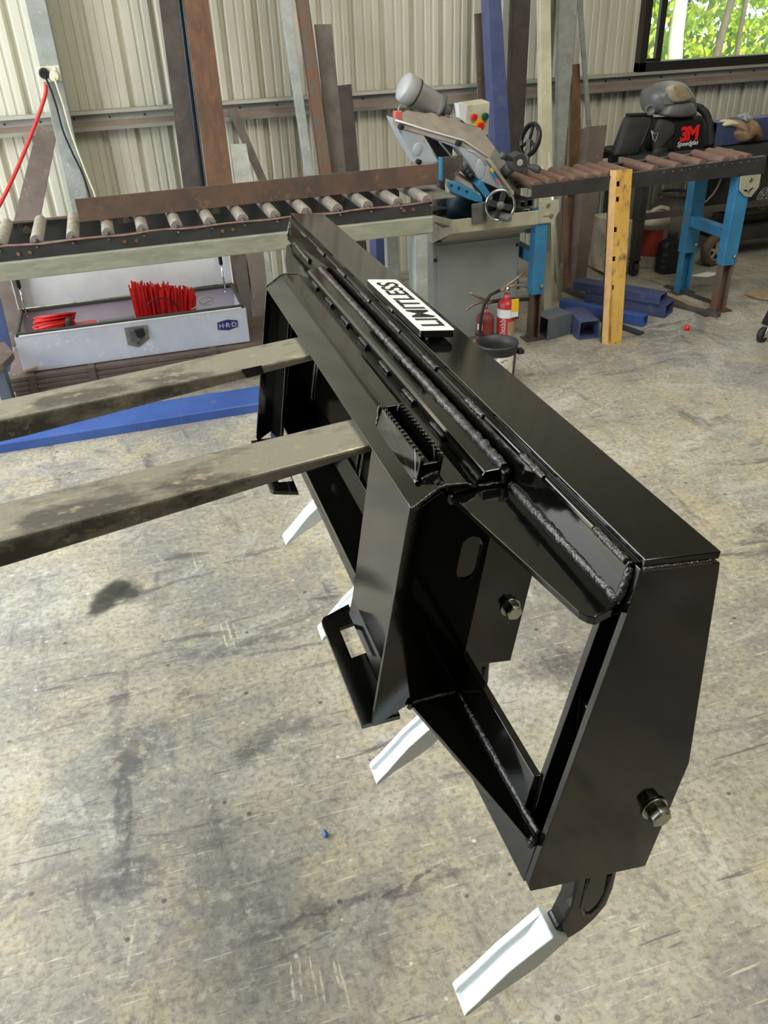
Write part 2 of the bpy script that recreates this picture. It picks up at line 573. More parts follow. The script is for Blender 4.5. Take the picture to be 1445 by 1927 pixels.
    L.new(mp((1, 1, 1), .4, (3, 3, 0)), vo2.inputs['Vector'])
    sp2 = rng(vo2.outputs['Distance'], .075, .04)
    col = mix(mul(sp2, 0.8), col, lin((60, 58, 54)))
    # black overspray spots and smudges with a shape of their own
    wob = noise(P, 9, 3)
    wb = N.new('ShaderNodeMapRange')
    wb.inputs['To Min'].default_value = -0.05
    wb.inputs['To Max'].default_value = 0.05
    L.new(wob, wb.inputs['Value'])
    wv = N.new('ShaderNodeVectorMath')
    wv.operation = 'ADD'
    L.new(P, wv.inputs[0])
    L.new(wb.outputs['Result'], wv.inputs[1])
    for (px, py), ex, ey, amt, c in (((192, 1138), .050, .045, .9, (34, 35, 30)), ((207, 1118), .055, .05, .9, (36, 37, 31)), ((222, 1106), .05, .045, .85, (38, 38, 32)), ((245, 1112), .05, .06, .9, (34, 35, 30)),
                               ((232, 1452), .07, .06, .75, (66, 66, 70)), ((262, 1392), .10, .09, .6, (74, 73, 74)), ((245, 1652), .10, .05, .6, (66, 64, 68)), ((230, 1555), .022, .20, .65, (70, 70, 76)), ((222, 1330), .02, .12, .5, (80, 80, 86)),
                               ((440, 1750), .13, .22, .45, (84, 83, 84)), ((40, 1690), .28, .07, .42, (92, 86, 88)), ((545, 1370), .14, .04, .5, (82, 80, 82)), ((1045, 1250), .16, .05, .6, (66, 66, 68)), ((1110, 800), .2, .06, .3, (100, 92, 76)),
                               ((1000, 705), .035, .02, .7, (96, 98, 96)), ((455, 1215), .30, .022, .5, (70, 70, 74)), ((590, 1725), .04, .05, .6, (66, 66, 70)), ((700, 1690), .3, .012, .6, (62, 62, 66))):
        c0 = at(px, py, z=0)
        sb = N.new('ShaderNodeVectorMath')
        sb.operation = 'SUBTRACT'
        L.new(wv.outputs[0], sb.inputs[0])
        sb.inputs[1].default_value = c0
        sc_ = N.new('ShaderNodeVectorMath')
        sc_.operation = 'MULTIPLY'
        L.new(sb.outputs[0], sc_.inputs[0])
        sc_.inputs[1].default_value = (1 / ex, 1 / ey, 1)
        ln = N.new('ShaderNodeVectorMath')
        ln.operation = 'LENGTH'
        L.new(sc_.outputs[0], ln.inputs[0])
        f = rng(ln.outputs['Value'], 1.25, .55)
        if amt < .8:
            f = mul(f, rng(noise(P, 22, 5, .7), .36, .56))
        col = mix(mul(f, amt), col, lin(c))
    # single scratches and drag marks with a place of their own
    for (px, py), (qx, qy), wd, amt, c in (((413, 1168), (430, 1226), .004, .8, (216, 206, 170)), ((424, 1166), (444, 1224), .004, .8, (218, 206, 170)), ((436, 1170), (450, 1205), .003, .7, (214, 204, 170)), ((545, 1806), (556, 1898), .0035, .8, (212, 204, 176)), ((563, 1800), (570, 1896), .003, .7, (212, 204, 176)),
                                      ((582, 1796), (598, 1880), .003, .75, (212, 204, 176)), ((600, 1812), (612, 1896), .003, .7, (212, 204, 176)), ((626, 1802), (640, 1860), .0035, .8, (212, 204, 176)), ((634, 1800), (662, 1912), .003, .7, (212, 204, 176)), ((255, 1720), (236, 1850), .0035, .6, (214, 208, 186)),
                                      ((404, 985), (412, 1000), .004, .7, (216, 208, 180)), ((362, 1046), (372, 1076), .003, .7, (216, 208, 180)), ((1090, 790), (1190, 735), .004, .6, (226, 220, 200)), ((700, 1700), (840, 1620), .006, .7, (66, 66, 66)), ((500, 1820), (655, 1735), .004, .5, (80, 78, 76)),
                                      ((455, 1235), (640, 1205), .010, .5, (72, 72, 78)), ((238, 1245), (232, 1330), .012, .55, (72, 72, 80)), ((243, 1470), (240, 1590), .010, .6, (68, 68, 74)), ((222, 1480), (218, 1590), .010, .5, (72, 72, 78)), ((1220, 640), (1290, 628), .012, .4, (206, 200, 180))):
        A_, B_v = at(px, py, z=0), at(qx, qy, z=0)
        d = B_v - A_
        ang = math.atan2(d.y, d.x)
        n_m = N.new('ShaderNodeMapping')
        n_m.vector_type = 'TEXTURE'
        n_m.inputs['Location'].default_value = (A_ + B_v) / 2
        n_m.inputs['Rotation'].default_value = (0, 0, ang)
        n_m.inputs['Scale'].default_value = (d.length * .5, wd, 1)
        wv2 = N.new('ShaderNodeVectorMath')
        wv2.operation = 'MULTIPLY_ADD'
        L.new(wb.outputs['Result'], wv2.inputs[0])
        wv2.inputs[1].default_value = (.12, .12, 0)
        L.new(P, wv2.inputs[2])
        L.new(wv2.outputs[0], n_m.inputs['Vector'])
        ln = N.new('ShaderNodeVectorMath')
        ln.operation = 'LENGTH'
        L.new(n_m.outputs['Vector'], ln.inputs[0])
        col = mix(mul(mul(rng(ln.outputs['Value'], 1.1, .6), rng(noise(P, 50, 4, .7), .38, .55)), amt), col, lin(c))
    L.new(col, b.inputs['Base Color'])
    L.new(rng(noise(mp((1, 1, 1), 0, (9, 9, 0)), 4, 6), .3, .7, .32, .55), b.inputs['Roughness'])
    b.inputs['Specular IOR Level'].default_value = 0.6
    bp = N.new('ShaderNodeBump')
    bp.inputs['Strength'].default_value = 0.35
    bp.inputs['Distance'].default_value = 0.004
    L.new(noise(P, 45, 8, .7), bp.inputs['Height'])
    L.new(bp.outputs['Normal'], b.inputs['Normal'])
    return m


def struct(mb, name, m, bevel=0.0, parent=None):
    o = mb.build(name, m, parent, bevel)
    if not parent:
        o['kind'] = 'structure'
    return o


struct(MB().box(-7, 9, -7, YW + .06, -.12, 0), 'floor', floor_mat())
CEILM = mat('roof_insulation_foil', (232, 228, 208), (220, 216, 196), scale=2, rough=0.6)
struct(MB().box(-2.6, 9, -7, YW + .06, 4.0, 4.08), 'ceiling', CEILM)
DIMWALL = mat('inside_sheet_steel', (120, 118, 106), (108, 106, 96), scale=2, rough=0.5)
struct(MB().box(9, 9.08, -7, YW + .06, 0, 4), 'wall_right', DIMWALL)
struct(MB().box(-7, 9, -7.08, -7, 0, 4), 'wall_front', DIMWALL)
struct(MB().box(-2.68, -2.6, -7, .9, 0, 4), 'light_block_wall_left', DIMWALL)  # unseen wall added to keep side light off the near floor
# corrugated back wall with the window cut out
WX0, WX1, WZ0, WZ1 = at(1204, 70, y=YW).x, 6.4, at(1330, 112, y=YW).z, 2.35
PITCH = .1926
xr = at(768.5, 0, y=YW).x
xs = []
k = math.floor((-7 - xr) / PITCH)
x = xr + k * PITCH
while x < 9:
    for dx, dy in ((0, 0), (.015, .030), (.032, .030), (.047, 0), (.090, 0), (.094, .005), (.106, .005), (.110, 0), (.142, 0), (.146, .005), (.158, .005), (.162, 0)):
        xs.append((x + dx, dy))
    x += PITCH
mb = MB()


def sheet(xa, xb, za, zb):
    pr = [(max(xa, min(xb, X)), d) for X, d in xs if xa - .2 < X < xb + .2]
    vs = [(X, YW + d, za) for X, d in pr] + [(X, YW + d, zb) for X, d in pr] + [(X, YW + d + .006, za) for X, d in pr] + [(X, YW + d + .006, zb) for X, d in pr]
    n = len(pr)
    fs = []
    for i in range(n - 1):
        if pr[i + 1][0] - pr[i][0] < 1e-6:
            continue
        fs += [(i, i + 1, n + i + 1, n + i), (2 * n + i + 1, 2 * n + i, 3 * n + i, 3 * n + i + 1)]
    mb.add(vs, fs)


sheet(-7, WX0, 0, 4)
sheet(WX0, WX1, 0, WZ0)
sheet(WX0, WX1, WZ1, 4)
sheet(WX1, 9, 0, 4)
struct(mb, 'wall_back', WALLM)
# girt along the wall: web, top flange, lower lip
GZ1 = at(500, 186, y=5.47).z
mb = MB()
mb.ext([(-7, 5.545, GZ1), (-7, 5.475, GZ1), (-7, 5.468, GZ1 - .017), (-7, 5.474, GZ1 - .018), (-7, 5.479, GZ1 - .006), (-7, 5.545, GZ1 - .004)], (16, 0, 0))
mb.box(-7, 9, 5.505, 5.509, GZ1 - .058, GZ1 - .002)
mb.ext([(-7, 5.545, GZ1 - .104), (-7, 5.466, GZ1 - .104), (-7, 5.462, GZ1 - .084), (-7, 5.468, GZ1 - .083), (-7, 5.474, GZ1 - .100), (-7, 5.545, GZ1 - .1)], (16, 0, 0))
g = struct(mb, 'trim_1', GIRT)
struct(MB().ext([(-7, 5.507, GZ1 - .058), (-7, 5.486, GZ1 - .099), (-7, 5.545, GZ1 - .099), (-7, 5.545, GZ1 - .058)], (16, 0, 0)), 'brown_reflection_slope', mat('brown_reflection_steel', (142, 124, 106), (126, 110, 96), scale=6, rough=.5), parent=g)  # brown reflection along the girt, put into the colour of a sloped face
mb = MB()
for px in (5, 73, 137, 204, 270, 450, 520, 682, 1140, 1185, 1245, 1310, 1376, 1420):
    p = at(px, 228 - .0713 * px - 6, y=5.505)
    mb.cyl((p.x, 5.506, GZ1 - .04), (p.x, 5.500, GZ1 - .04), .0055, n=8)
struct(mb, 'screw', BLACK_FLAT, parent=g)
# galvanised C-section column on the left
cl = at(60, 60, y=5.38).x
cr = at(98, 60, y=5.38).x
mb = MB()
mb.box(cl, cr, 5.36, 5.366, 0, 4)
mb.box(cl, cl + .005, 5.366, 5.54, 0, 4)
mb.box(cr - .005, cr, 5.366, 5.54, 0, 4)
struct(mb, 'trim_2', GALV, .002)
# ------------------------------------------------------------------ window with the garden behind it
GLASS = bpy.data.materials.new('dusty_window_glass')
GLASS.use_nodes = True
nt = GLASS.node_tree
for n in list(nt.nodes):
    nt.nodes.remove(n)
o_ = nt.nodes.new('ShaderNodeOutputMaterial')
tr = nt.nodes.new('ShaderNodeBsdfTransparent')
gl = nt.nodes.new('ShaderNodeBsdfGlossy')
gl.inputs['Roughness'].default_value = .03
df = nt.nodes.new('ShaderNodeBsdfTranslucent')
df.inputs['Color'].default_value = (.9, .9, .8, 1)
m1 = nt.nodes.new('ShaderNodeMixShader')
m1.inputs['Fac'].default_value = .04
m2 = nt.nodes.new('ShaderNodeMixShader')
dn = nt.nodes.new('ShaderNodeTexNoise')
dn.inputs['Scale'].default_value = 2.5
dmr = nt.nodes.new('ShaderNodeMapRange')
dmr.inputs['From Min'].default_value = .35
dmr.inputs['From Max'].default_value = .75
dmr.inputs['To Min'].default_value = .02
dmr.inputs['To Max'].default_value = .16
nt.links.new(dn.outputs['Fac'], dmr.inputs['Value'])
nt.links.new(dmr.outputs['Result'], m2.inputs['Fac'])
nt.links.new(tr.outputs[0], m1.inputs[1])
nt.links.new(gl.outputs[0], m1.inputs[2])
nt.links.new(m1.outputs[0], m2.inputs[1])
nt.links.new(df.outputs[0], m2.inputs[2])
nt.links.new(m2.outputs[0], o_.inputs['Surface'])
mb = MB()
fw = .05
mb.box(WX0 - .02, WX0 + .035, 5.49, 5.60, WZ0 - .05, WZ1)
mb.box(WX1 - .035, WX1 + .02, 5.49, 5.60, WZ0 - .05, WZ1)
mb.box(WX0 - .02, WX1 + .02, 5.49, 5.60, WZ0 - .05, WZ0 + .012)
mb.box(WX0 - .02, WX1 + .02, 5.49, 5.60, WZ1 - .03, WZ1 + .02)
wf = struct(mb, 'window_1', FRAMEM, .003)
xm = at(1240, 60, y=5.56).x
mb = MB().box(xm - .022, xm + .022, 5.53, 5.565, WZ0 + .012, WZ1 - .03).box(WX0 + .035, xm - .022, 5.545, 5.56, WZ0 + .012, WZ0 + .03)
struct(mb, 'mullion', FRAMEM, .002, parent=wf)
mb = MB().box(WX0 + .03, WX1 - .03, 5.572, 5.576, WZ0 + .01, WZ1 - .02)
struct(mb, 'window_pane', GLASS, parent=wf)

LEAF = bpy.data.materials.new('sunlit_leaves')
LEAF.use_nodes = True
nt = LEAF.node_tree
N, L = nt.nodes, nt.links
b = N['Principled BSDF']
oi = N.new('ShaderNodeTexNoise')
oi.inputs['Scale'].default_value = 3.0
gp = N.new('ShaderNodeNewGeometry')
L.new(gp.outputs['Position'], oi.inputs['Vector'])
cr_ = N.new('ShaderNodeValToRGB')
cr_.color_ramp.elements[0].position = .35
cr_.color_ramp.elements[0].color = lin((104, 146, 8))
cr_.color_ramp.elements[1].position = .65
cr_.color_ramp.elements[1].color = lin((188, 204, 28))
L.new(oi.outputs['Fac'], cr_.inputs['Fac'])
L.new(cr_.outputs['Color'], b.inputs['Base Color'])
b.inputs['Roughness'].default_value = .5
tl = N.new('ShaderNodeBsdfTranslucent')
L.new(cr_.outputs['Color'], tl.inputs['Color'])
ms = N.new('ShaderNodeMixShader')
ms.inputs['Fac'].default_value = .45
L.new(b.outputs[0], ms.inputs[1])
L.new(tl.outputs[0], ms.inputs[2])
L.new(ms.outputs[0], N['Material Output'].inputs['Surface'])
BARK = mat('grey_bark', (92, 84, 66), (70, 66, 54), scale=8, stretch=(3, 3, .6), rough=0.9)
BARKP = mat('pale_bark', (206, 206, 184), (180, 182, 160), scale=8, stretch=(3, 3, .6), rough=0.9)


def leaves(boxes, n, leaf, name, parent):
    m = MB()
    for (xa, xb, ya, yb, za, zb) in boxes:
        for _ in range(n):
            p = Vector((random.uniform(xa, xb), random.uniform(ya, yb), random.uniform(za, zb)))
            a = Vector((random.uniform(-1, 1), random.uniform(-1, 1), random.uniform(-1, 1))).normalized()
            u = a.orthogonal().normalized()
            s = leaf * random.uniform(.5, 1.3)
            v = a.cross(u)
            p.x = max(xa + s, min(xb - s, p.x))
            m.add([p - u * s, p + v * s * .42, p + u * s, p - v * s * .42], [(0, 1, 2, 3)])
    return m.build(name, LEAF, parent)


def tree(loc, top, r, boxes, n, barkm, label, leaf=.05):
    t = thing('tree', label, 'tree', loc)
    L0 = Vector(loc)
    pts = [L0.lerp(Vector(top), i / 6) + Vector((math.sin(i * 1.7) * .02, 0, 0)) for i in range(7)]
    MB().tube(pts, [r * (1.1 - .08 * i) for i in range(7)], 10).build('trunk', barkm, t)
    leaves(boxes, n, leaf, 'foliage', t)
    return t


YT = 9.0
struct(MB().box(2, 22, YW + .1, 26, -.2, -.02), 'ground', mat('grass_ground', (120, 150, 60), (150, 160, 80), scale=2, rough=.9))
a = at(1374, 105, y=YT)
c = at(1390, -10, y=YT)
a2 = at(1400, 105, y=YT)
a3 = at(1283, 105, y=YT)
xs1, xs2 = at(1330, 60, y=YT).x, at(1396, 60, y=YT).x
tree((a.x - .25, YT, 0), c + (c - a) * 1.2, .05, [(xs1 + .03, xs2 - .1, YT + .2, YT + .9, .6, 3.2)], 260, BARK, 'tree with dark leaning trunk seen through the middle of the window')
c2 = at(1411, -10, y=YT)
tree((a2.x - .05, YT, 0), c2 + (c2 - a2) * 1.2, .03, [(xs2 + .22, xs2 + 1.6, YT + .1, YT + .9, .6, 3.2)], 1500, BARK, 'tree with thin dark trunk near the right end of the window')
c3 = at(1287, -10, y=YT)
tree((a3.x, YT, 0), c3 + (c3 - a3) * 1.2, .09, [(a3.x - 1.2, xs1 - .05, YT + .2, YT + .9, .6, 3.2)], 420, BARKP, 'tree with wide pale trunk behind the hazy left pane')
hd = thing('hedge', 'bright sunlit hedge filling the window behind the tree trunks', 'hedge', (8.0, 11.5, 0))
leaves([(3, 14, 11, 12, 0, 4.5)], 15000, .13, 'foliage', hd)
MB().tube([(8.0, 11.6, 0), (8.05, 11.6, 2.2)], .06).build('stem', BARK, hd)

# ------------------------------------------------------------------ the ripper attachment (black frame on the forks)
def weld(path, r, jit=.17):
    MB().bead(path, r, jit=jit).build('weld_bead', BLACKW, rip)


y0, yf = .633, 2.555
QN, QF = .95, 2.085
rip = thing('ripper_attachment', 'glossy black welded steel ripper attachment hanging on two fork tines, white teeth below', 'ripper attachment', (.42, 1.594, .25))
MB().xz([(.484, 1.108), (.585, 1.0955), (.5837, 1.085), (.4827, 1.0975)], y0, yf).build('top_plate', BLACK, rip, .0015)
MB().xz([(.479, 1.0975), (.489, 1.097), (.474, 1.033), (.464, 1.035)], y0 + .012, yf - .012).build('front_wall', BLACK, rip)
MB().xz([(.564, 1.088), (.574, 1.087), (.564, 1.02), (.554, 1.02)], y0 + .012, yf - .012).build('rear_wall', BLACK, rip)
PLATE = [(.479, 1.096), (.566, 1.085), (.5865, 1.079), (.588, 1.068), (.610, .730), (.573, .515), (.379, .546), (.3745, .562), (.470, 1.03)]
PLIN = [(.485, 1.08), (.566, 1.07), (.5865, 1.06), (.610, .730), (.573, .515), (.379, .546), (.388, .562), (.4115, .715), (.478, 1.03)]
TY = [0, .485, .965, 1.425, 1.862]
for i, t in enumerate(TY):
    MB().xz(PLATE, y0 + t, y0 + t + .012).build('side_plate', BLACK, rip, .0012)
    MB().xz(PLIN, y0 + t + .048, y0 + t + .060).build('side_plate', BLACK, rip, .0012)
    MB().xz([(.505, 1.05), (.515, 1.05), (.425, .57), (.415, .57)], y0 + t + .011, y0 + t + .049).build('web_plate', BLACK, rip)
mb = MB().xz([(.3735, .555), (.389, .640), (.401, .638), (.3855, .555)], y0 + .012, yf - .012)
mb.xz([(.389, .640), (.403, .715), (.415, .713), (.401, .638)], y0 + .060, yf - .060)
mb.build('bottom_rail', BLACK, rip, .001)


def mirY(y):
    return y0 + yf - y


# corner gussets, near and far, upper and lower
for far in (0, 1):
    fy = mirY if far else (lambda v: v)
    pts = [(.376, .928, 1.041), (.372, .946, 1.041), (.376, .951, 1.041), (.466, .951, 1.041), (.468, .645, 1.041), (.440 + far * .018, .638, 1.041), (.428 + far * .02, .634, 1.041), (.421 + far * .02, .640, 1.041), (.416 + far * .02, .650, 1.041)]
    if far:
        pts = [(.372, mirY(2.09), 1.041), (.404, mirY(2.285), 1.041), (.442, mirY(2.448), 1.041), (.447, mirY(2.458), 1.041), (.466, mirY(2.459), 1.041), (.466, mirY(2.09), 1.041)]
    MB().ext([(x, fy(y), z) for x, y, z in pts], (.002, 0, -.013)).build('gusset_plate', BLACK, rip, .0015)
    pts = [(.306, .952, .645), (.389, .952, .645), (.392, .645, .645), (.381, .643, .645), (.374, .652, .645), (.366, .69, .645)]
    MB().ext([(x, fy(y), z) for x, y, z in pts], (.002, 0, -.013)).build('gusset_plate', BLACK, rip, .0015)
    # weld beads
    mb = MB()
    weld([(.465, fy(.945), 1.043), (.469, fy(.648 if not far else .73), 1.043)], .0068)
    if not far:
        weld([(.378, .947, 1.043), (.40, .949, 1.044), (.463, .947, 1.044)], .0035)
        weld([(.372, .944, 1.043), (.372, .942, 1.028)], .005)
    weld([(.392, fy(.945), .648), (.393, fy(.648), .650)], .005)
    weld([(.308, fy(.948), .648), (.389, fy(.948), .648)], .0045)
    weld([(.308, fy(.946), .648), (.302, fy(.946), .64)], .006)
    weld([(.479, fy(.648), 1.09), (.466, fy(.648), 1.044)], .006)
    weld([(.386, fy(.648), .648), (.378, fy(.646), .632)], .006)
    weld([(.482, fy(.632), 1.0965), (.578, fy(.633), 1.084)], .003)
mb = MB()
mb.xz([(.318, .612), (.323, .633), (.389, .645), (.389, .633), (.330, .621), (.330, .600), (.317, .600)], 1.20, mirY(1.20) + .02)
mb.xz([(.318, .632), (.318, .644), (.389, .652), (.389, .640)], QN + .004, QF - .004)
mb.build('bottom_plate', BLACK, rip, .001)
# quick-attach: lip, filler bar, end plates, wings, kick flanges
LIP = [(.313, 1.031), (.354, 1.0565), (.360, 1.0587), (.368, 1.0592), (.393, 1.0560), (.400, 1.0545), (.427, 1.043), (.427, 1.034), (.394, 1.047), (.366, 1.050), (.358, 1.0485), (.318, 1.0245)]
MB().xz(LIP, QN - .006, QF + .006).build('top_lip', BLACK, rip, .001)
MB().xz([(.425, 1.028), (.424, 1.060), (.428, 1.066), (.463, 1.066), (.463, 1.028)], QN, QF).build('filler_bar', BLACK, rip, .002)
mb = MB()
weld([(.4585, QN, 1.067), (.4585, QF, 1.067)], .0075)
weld([(.459, QN - .002, 1.066), (.458, QN - .005, 1.042)], .0065)
weld([(.459, QF + .002, 1.066), (.458, QF + .005, 1.042)], .0065)
mb = MB()
y = QN + .01
while y < QF - .05:
    weld([(.4245, y, 1.0475), (.4245, y + .062, 1.0475)], .0045, jit=.12)
    y += .145
mb = MB().xz([(.4735, 1.0975), (.4835, 1.0965), (.4815, 1.089), (.4715, 1.090)], y0 + .014, yf - .014)
mb.build('stiffener_strip', BLACK, rip, .002)
mb = MB()
y = y0 + .02
while y < yf - .1:
    weld([(.474, y, 1.0945), (.474, y + .075, 1.0945)], .0048)
    y += .205


def obround(cx, cz, ux, uz, L, r, y, n=8):
    out = []
    px, pz = -uz, ux
    for s in (1, -1):
        for k in range(n + 1):
            a = -PI / 2 + PI * k / n
            d = s * (L / 2 + r * math.cos(a))
            e = s * r * math.sin(a)
            out.append((cx + ux * d + px * e, y, cz + uz * d + pz * e))
    return out


EP = [(.313, 1.031), (.336, 1.046), (.360, 1.0597), (.396, 1.0562), (.414, 1.040), (.455, 1.030), (.442, .955), (.397, .688), (.391, .640), (.318, .640), (.308, .647), (.262, .624), (.249, .614), (.241, .614), (.238, .620), (.240, .632)]
for y in (QN, QF - .008):
    hl = obround(.407, .918, .17, .985, .045, .0165, y)
    MB().holed([(x, y, z) for x, z in EP], [hl], (0, .008, 0)).build('end_plate', BLACK, rip, .0008)
for ya, yb in ((QN + .008, 1.243), (mirY(1.243) + .018, QF - .008)):
    mb = MB().xz([(.345, 1.004), (.355, 1.004), (.296, .660), (.285, .618), (.277, .622), (.287, .662)], ya, yb)
    mb.build('face_plate', BLACK, rip, .0015)
for far in (0, 1):
    fy = (lambda v: QN + QF - v) if far else (lambda v: v)
    Z = .616
    outer = [(.222, .958), (.222, 1.245), (.228, 1.256), (.287, 1.281), (.290, .958)]
    hole = [(.250, 1.124), (.250, 1.216), (.285, 1.222), (.285, 1.130)]
    mb = MB().holed([(x, fy(y), Z) for x, y in outer], [[(x, fy(y), Z) for x, y in hole]], (0, 0, -.010))
    mb.build('kick_flange', BLACK, rip, .001)
# serrated step
mb = MB()


def zig(ya, yb, n, x0, x1, z0, z1, t):
    pts = [(x0, ya, z0)]
    for k in range(n):
        f = k / n
        g2 = (k + .5) / n
        pts += [(x1, ya + (yb - ya) * f, z1 - .005), (x1, ya + (yb - ya) * (f + .12 / n), z1), (x1, ya + (yb - ya) * g2, z1), (x1, ya + (yb - ya) * (g2 + .08 / n), z1 - .005)]
    pts += [(x1, yb, z1 - .005), (x0, yb, z0)]
    mb.ext(pts, (t, 0, 0))


zig(.986, 1.184, 15, .334, .344, 1.045, 1.087, .005)
zig(.984, 1.180, 15, .366, .3725, 1.052, 1.089, .005)
mb.box(.343, .369, 1.176, 1.182, 1.05, 1.084)
mb.box(.343, .369, .988, .994, 1.05, 1.074)
mb.build('step_tread', BLACK, rip, .0006)
mb = MB()
weld([(.336, .984, 1.047), (.336, .996, 1.049)], .004)
weld([(.343, .985, 1.052), (.369, .985, 1.060)], .004)
weld([(.336, 1.186, 1.047), (.343, 1.186, 1.084)], .003)
for y in (QN - .006, QF + .007):
    weld([(.313, y, 1.0315), (.336, y, 1.0455), (.356, y, 1.0582), (.366, y, 1.0595), (.396, y, 1.0562), (.412, y, 1.047)], .0022)
# name plate standing proud of the top plate
n_ = Vector((.0125, 0, .101)).normalized()
tx = Vector((.101, 0, -.0125)).normalized()
P0 = Vector((.484, 0, 1.108)) + n_ * .022
c4 = [atp(px, py, P0, n_) for px, py in ((692, 526), (750, 526), (853, 622), (789, 621))]
ys = sorted(p.y for p in c4)
yA, yB = (ys[0] + ys[1]) / 2, (ys[2] + ys[3]) / 2
us = sorted((p - P0).dot(tx) for p in c4)
uA, uB = (us[0] + us[1]) / 2, (us[2] + us[3]) / 2


def sg(u, y, h=0.0):
    return P0 + tx * u + n_ * h + Vector((0, y - P0.y, 0))


def rrect(u0, u1, v0, v1, r, h, n=4):
    out = []
    for cu, cv, a0 in ((u1 - r, v1 - r, 0), (u0 + r, v1 - r, 90), (u0 + r, v0 + r, 180), (u1 - r, v0 + r, 270)):
        for k in range(n + 1):
            a = math.radians(a0 + 90 * k / n)
            out.append(sg(cu + r * math.cos(a), cv + r * math.sin(a), h))
    return out


npl = MB().ext(rrect(uA, uB, yA, yB, .006, -.001), n_ * -.013).build('name_plate', BLACK, rip, .0008)
MB().ext(rrect(uA, uB, yA, yB, .006, 0.0), n_ * -.001).build('plate_face', WHITE_SIGN, npl, label='white painted top face of the name plate')
for yy in (yA + .03, yB - .03):
    q = sg((uA + uB) / 2, yy, -.013)
    MB().cyl(q, q - n_ * .011, .012, n=12).build('plate_spacer', BLACKW, npl)
MB().bead([sg(uA + .004, (yA + yB) / 2 - .01, -.014), sg(uA + .004, (yA + yB) / 2 + .03, -.014)], .005).build('weld_bead', BLACKW, npl)
tm = text_mb('LIMITLESS', 1.0, (0, 0, 0), (1, 0, 0), (0, 1, 0), bold=.018)
x0_, x1_ = min(p.x for p in tm.v), max(p.x for p in tm.v)
h1_ = .70
Lw, Lh = (yB - yA) * .86, (uB - uA) * .66
tm.v = [sg(uB - (uB - uA) * .17 - (p.y / h1_) * Lh, yA + (yB - yA) * .07 + (p.x - x0_) / (x1_ - x0_) * Lw, .0006 + p.z * .4) for p in tm.v]
tm.build('lettering', BLACK_FLAT, npl, label='black lettering')

# shanks with white teeth and bolts
sh_px = [(1085.7, 1659.5), (1073, 1710.7), (1066, 1724.6), (1055, 1746.7), (1046, 1752), (1060, 1768), (1070.5, 1768.9), (1096.8, 1752), (1121.7, 1730), (1142.5, 1705), (1155, 1674.7), (1163, 1638.8)]
sh = [at(px, py, y=.645) for px, py in sh_px]
SHP = [(.455, .86)] + [(p.x, p.z) for p in sh] + [(.590, .62), (.595, .70), (.590, .86)]
up_px = [(1041.5, 1764.7), (999, 1799), (958, 1832.5), (930, 1859), (903, 1885), (878, 1907), (874, 1913)]
lo_px = [(1071, 1768), (1042, 1795), (1013.8, 1821.5), (964, 1856), (917, 1885), (886, 1908), (876, 1915)]
upP = [at(px, py, y=.633) for px, py in up_px]
loP = [at(px, py, y=.633) for px, py in lo_px]
for t in TY:
    mb = MB().xz(SHP, y0 + t + .013, y0 + t + .047)
    s_ = mb.build('ripper_shank', BLACK, rip, .004)
    # raised rim on the shank cheek
    rim = [at(px, py, y=.6455 - .002) for px, py in ((1149, 1648), (1141, 1686), (1128, 1707), (1112, 1722), (1100, 1722), (1096, 1712), (1103, 1680), (1110, 1650))]
    MB().tube([(p.x, y0 + t + .0135, p.z) for p in rim], .004, 6).build('cheek_rim', BLACKW, s_)
    m = MB()
    n = len(upP)
    ws = [-.000, .012, .018, .036, .042, .055]
    rows = []
    for i in range(n):
        f = i / (n - 1)
        gd = .0085 if .12 < f < .88 else 0.0
        a, b = upP[i], loP[i]
        d = (a - b).normalized() if (a - b).length > .004 else (upP[0] - loP[0]).normalized()
        wz = 1 - .06 * math.sin(PI * min(1, f * 1.3))
        row = []
        for q, wv in enumerate(ws):
            yy = .6605 + (wv - .0275) * wz
            dip = gd if q in (2, 3) else 0
            row.append(Vector((a.x, yy + t, a.z)) - d * dip)
        for wv in (ws[-1], ws[0]):
            row.append(Vector((b.x, .6605 + (wv - .0275) * wz + t, b.z)))
        rows.append(row)
    c_ = len(rows[0])
    vs = [p for r in rows for p in r]
    fs = [(i * c_ + q, i * c_ + (q + 1) % c_, (i + 1) * c_ + (q + 1) % c_, (i + 1) * c_ + q) for i in range(n - 1) for q in range(c_)]
    fs += [tuple(range(c_))[::-1], tuple((n - 1) * c_ + q for q in range(c_))]
    m.add(vs, fs)
    m.build('tooth', WHITE_CAST, s_, .0018, label='white painted cast tooth')
    bx, bz = .565, .655
    m = MB().cyl((bx, y0 + t, bz), (bx, y0 + t - .004, bz), .0205, n=28)
    m.cyl((bx, y0 + t - .004, bz), (bx, y0 + t - .022, bz), .0175, .0165, n=6)
    m.cyl((bx, y0 + t - .022, bz), (bx, y0 + t - .0235, bz), .0135, .012, n=20)
    m.cyl((bx, y0 + t + .06, bz), (bx, y0 + t + .075, bz), .0175, n=6)
    m.cyl((bx, y0 + t - .003, bz), (bx, y0 + t + .08, bz), .009, n=12)
    m.build('bolt', ZINC, s_, .0008, label='zinc plated hex bolt')

# ------------------------------------------------------------------ pallet forks
FZ = 1.022


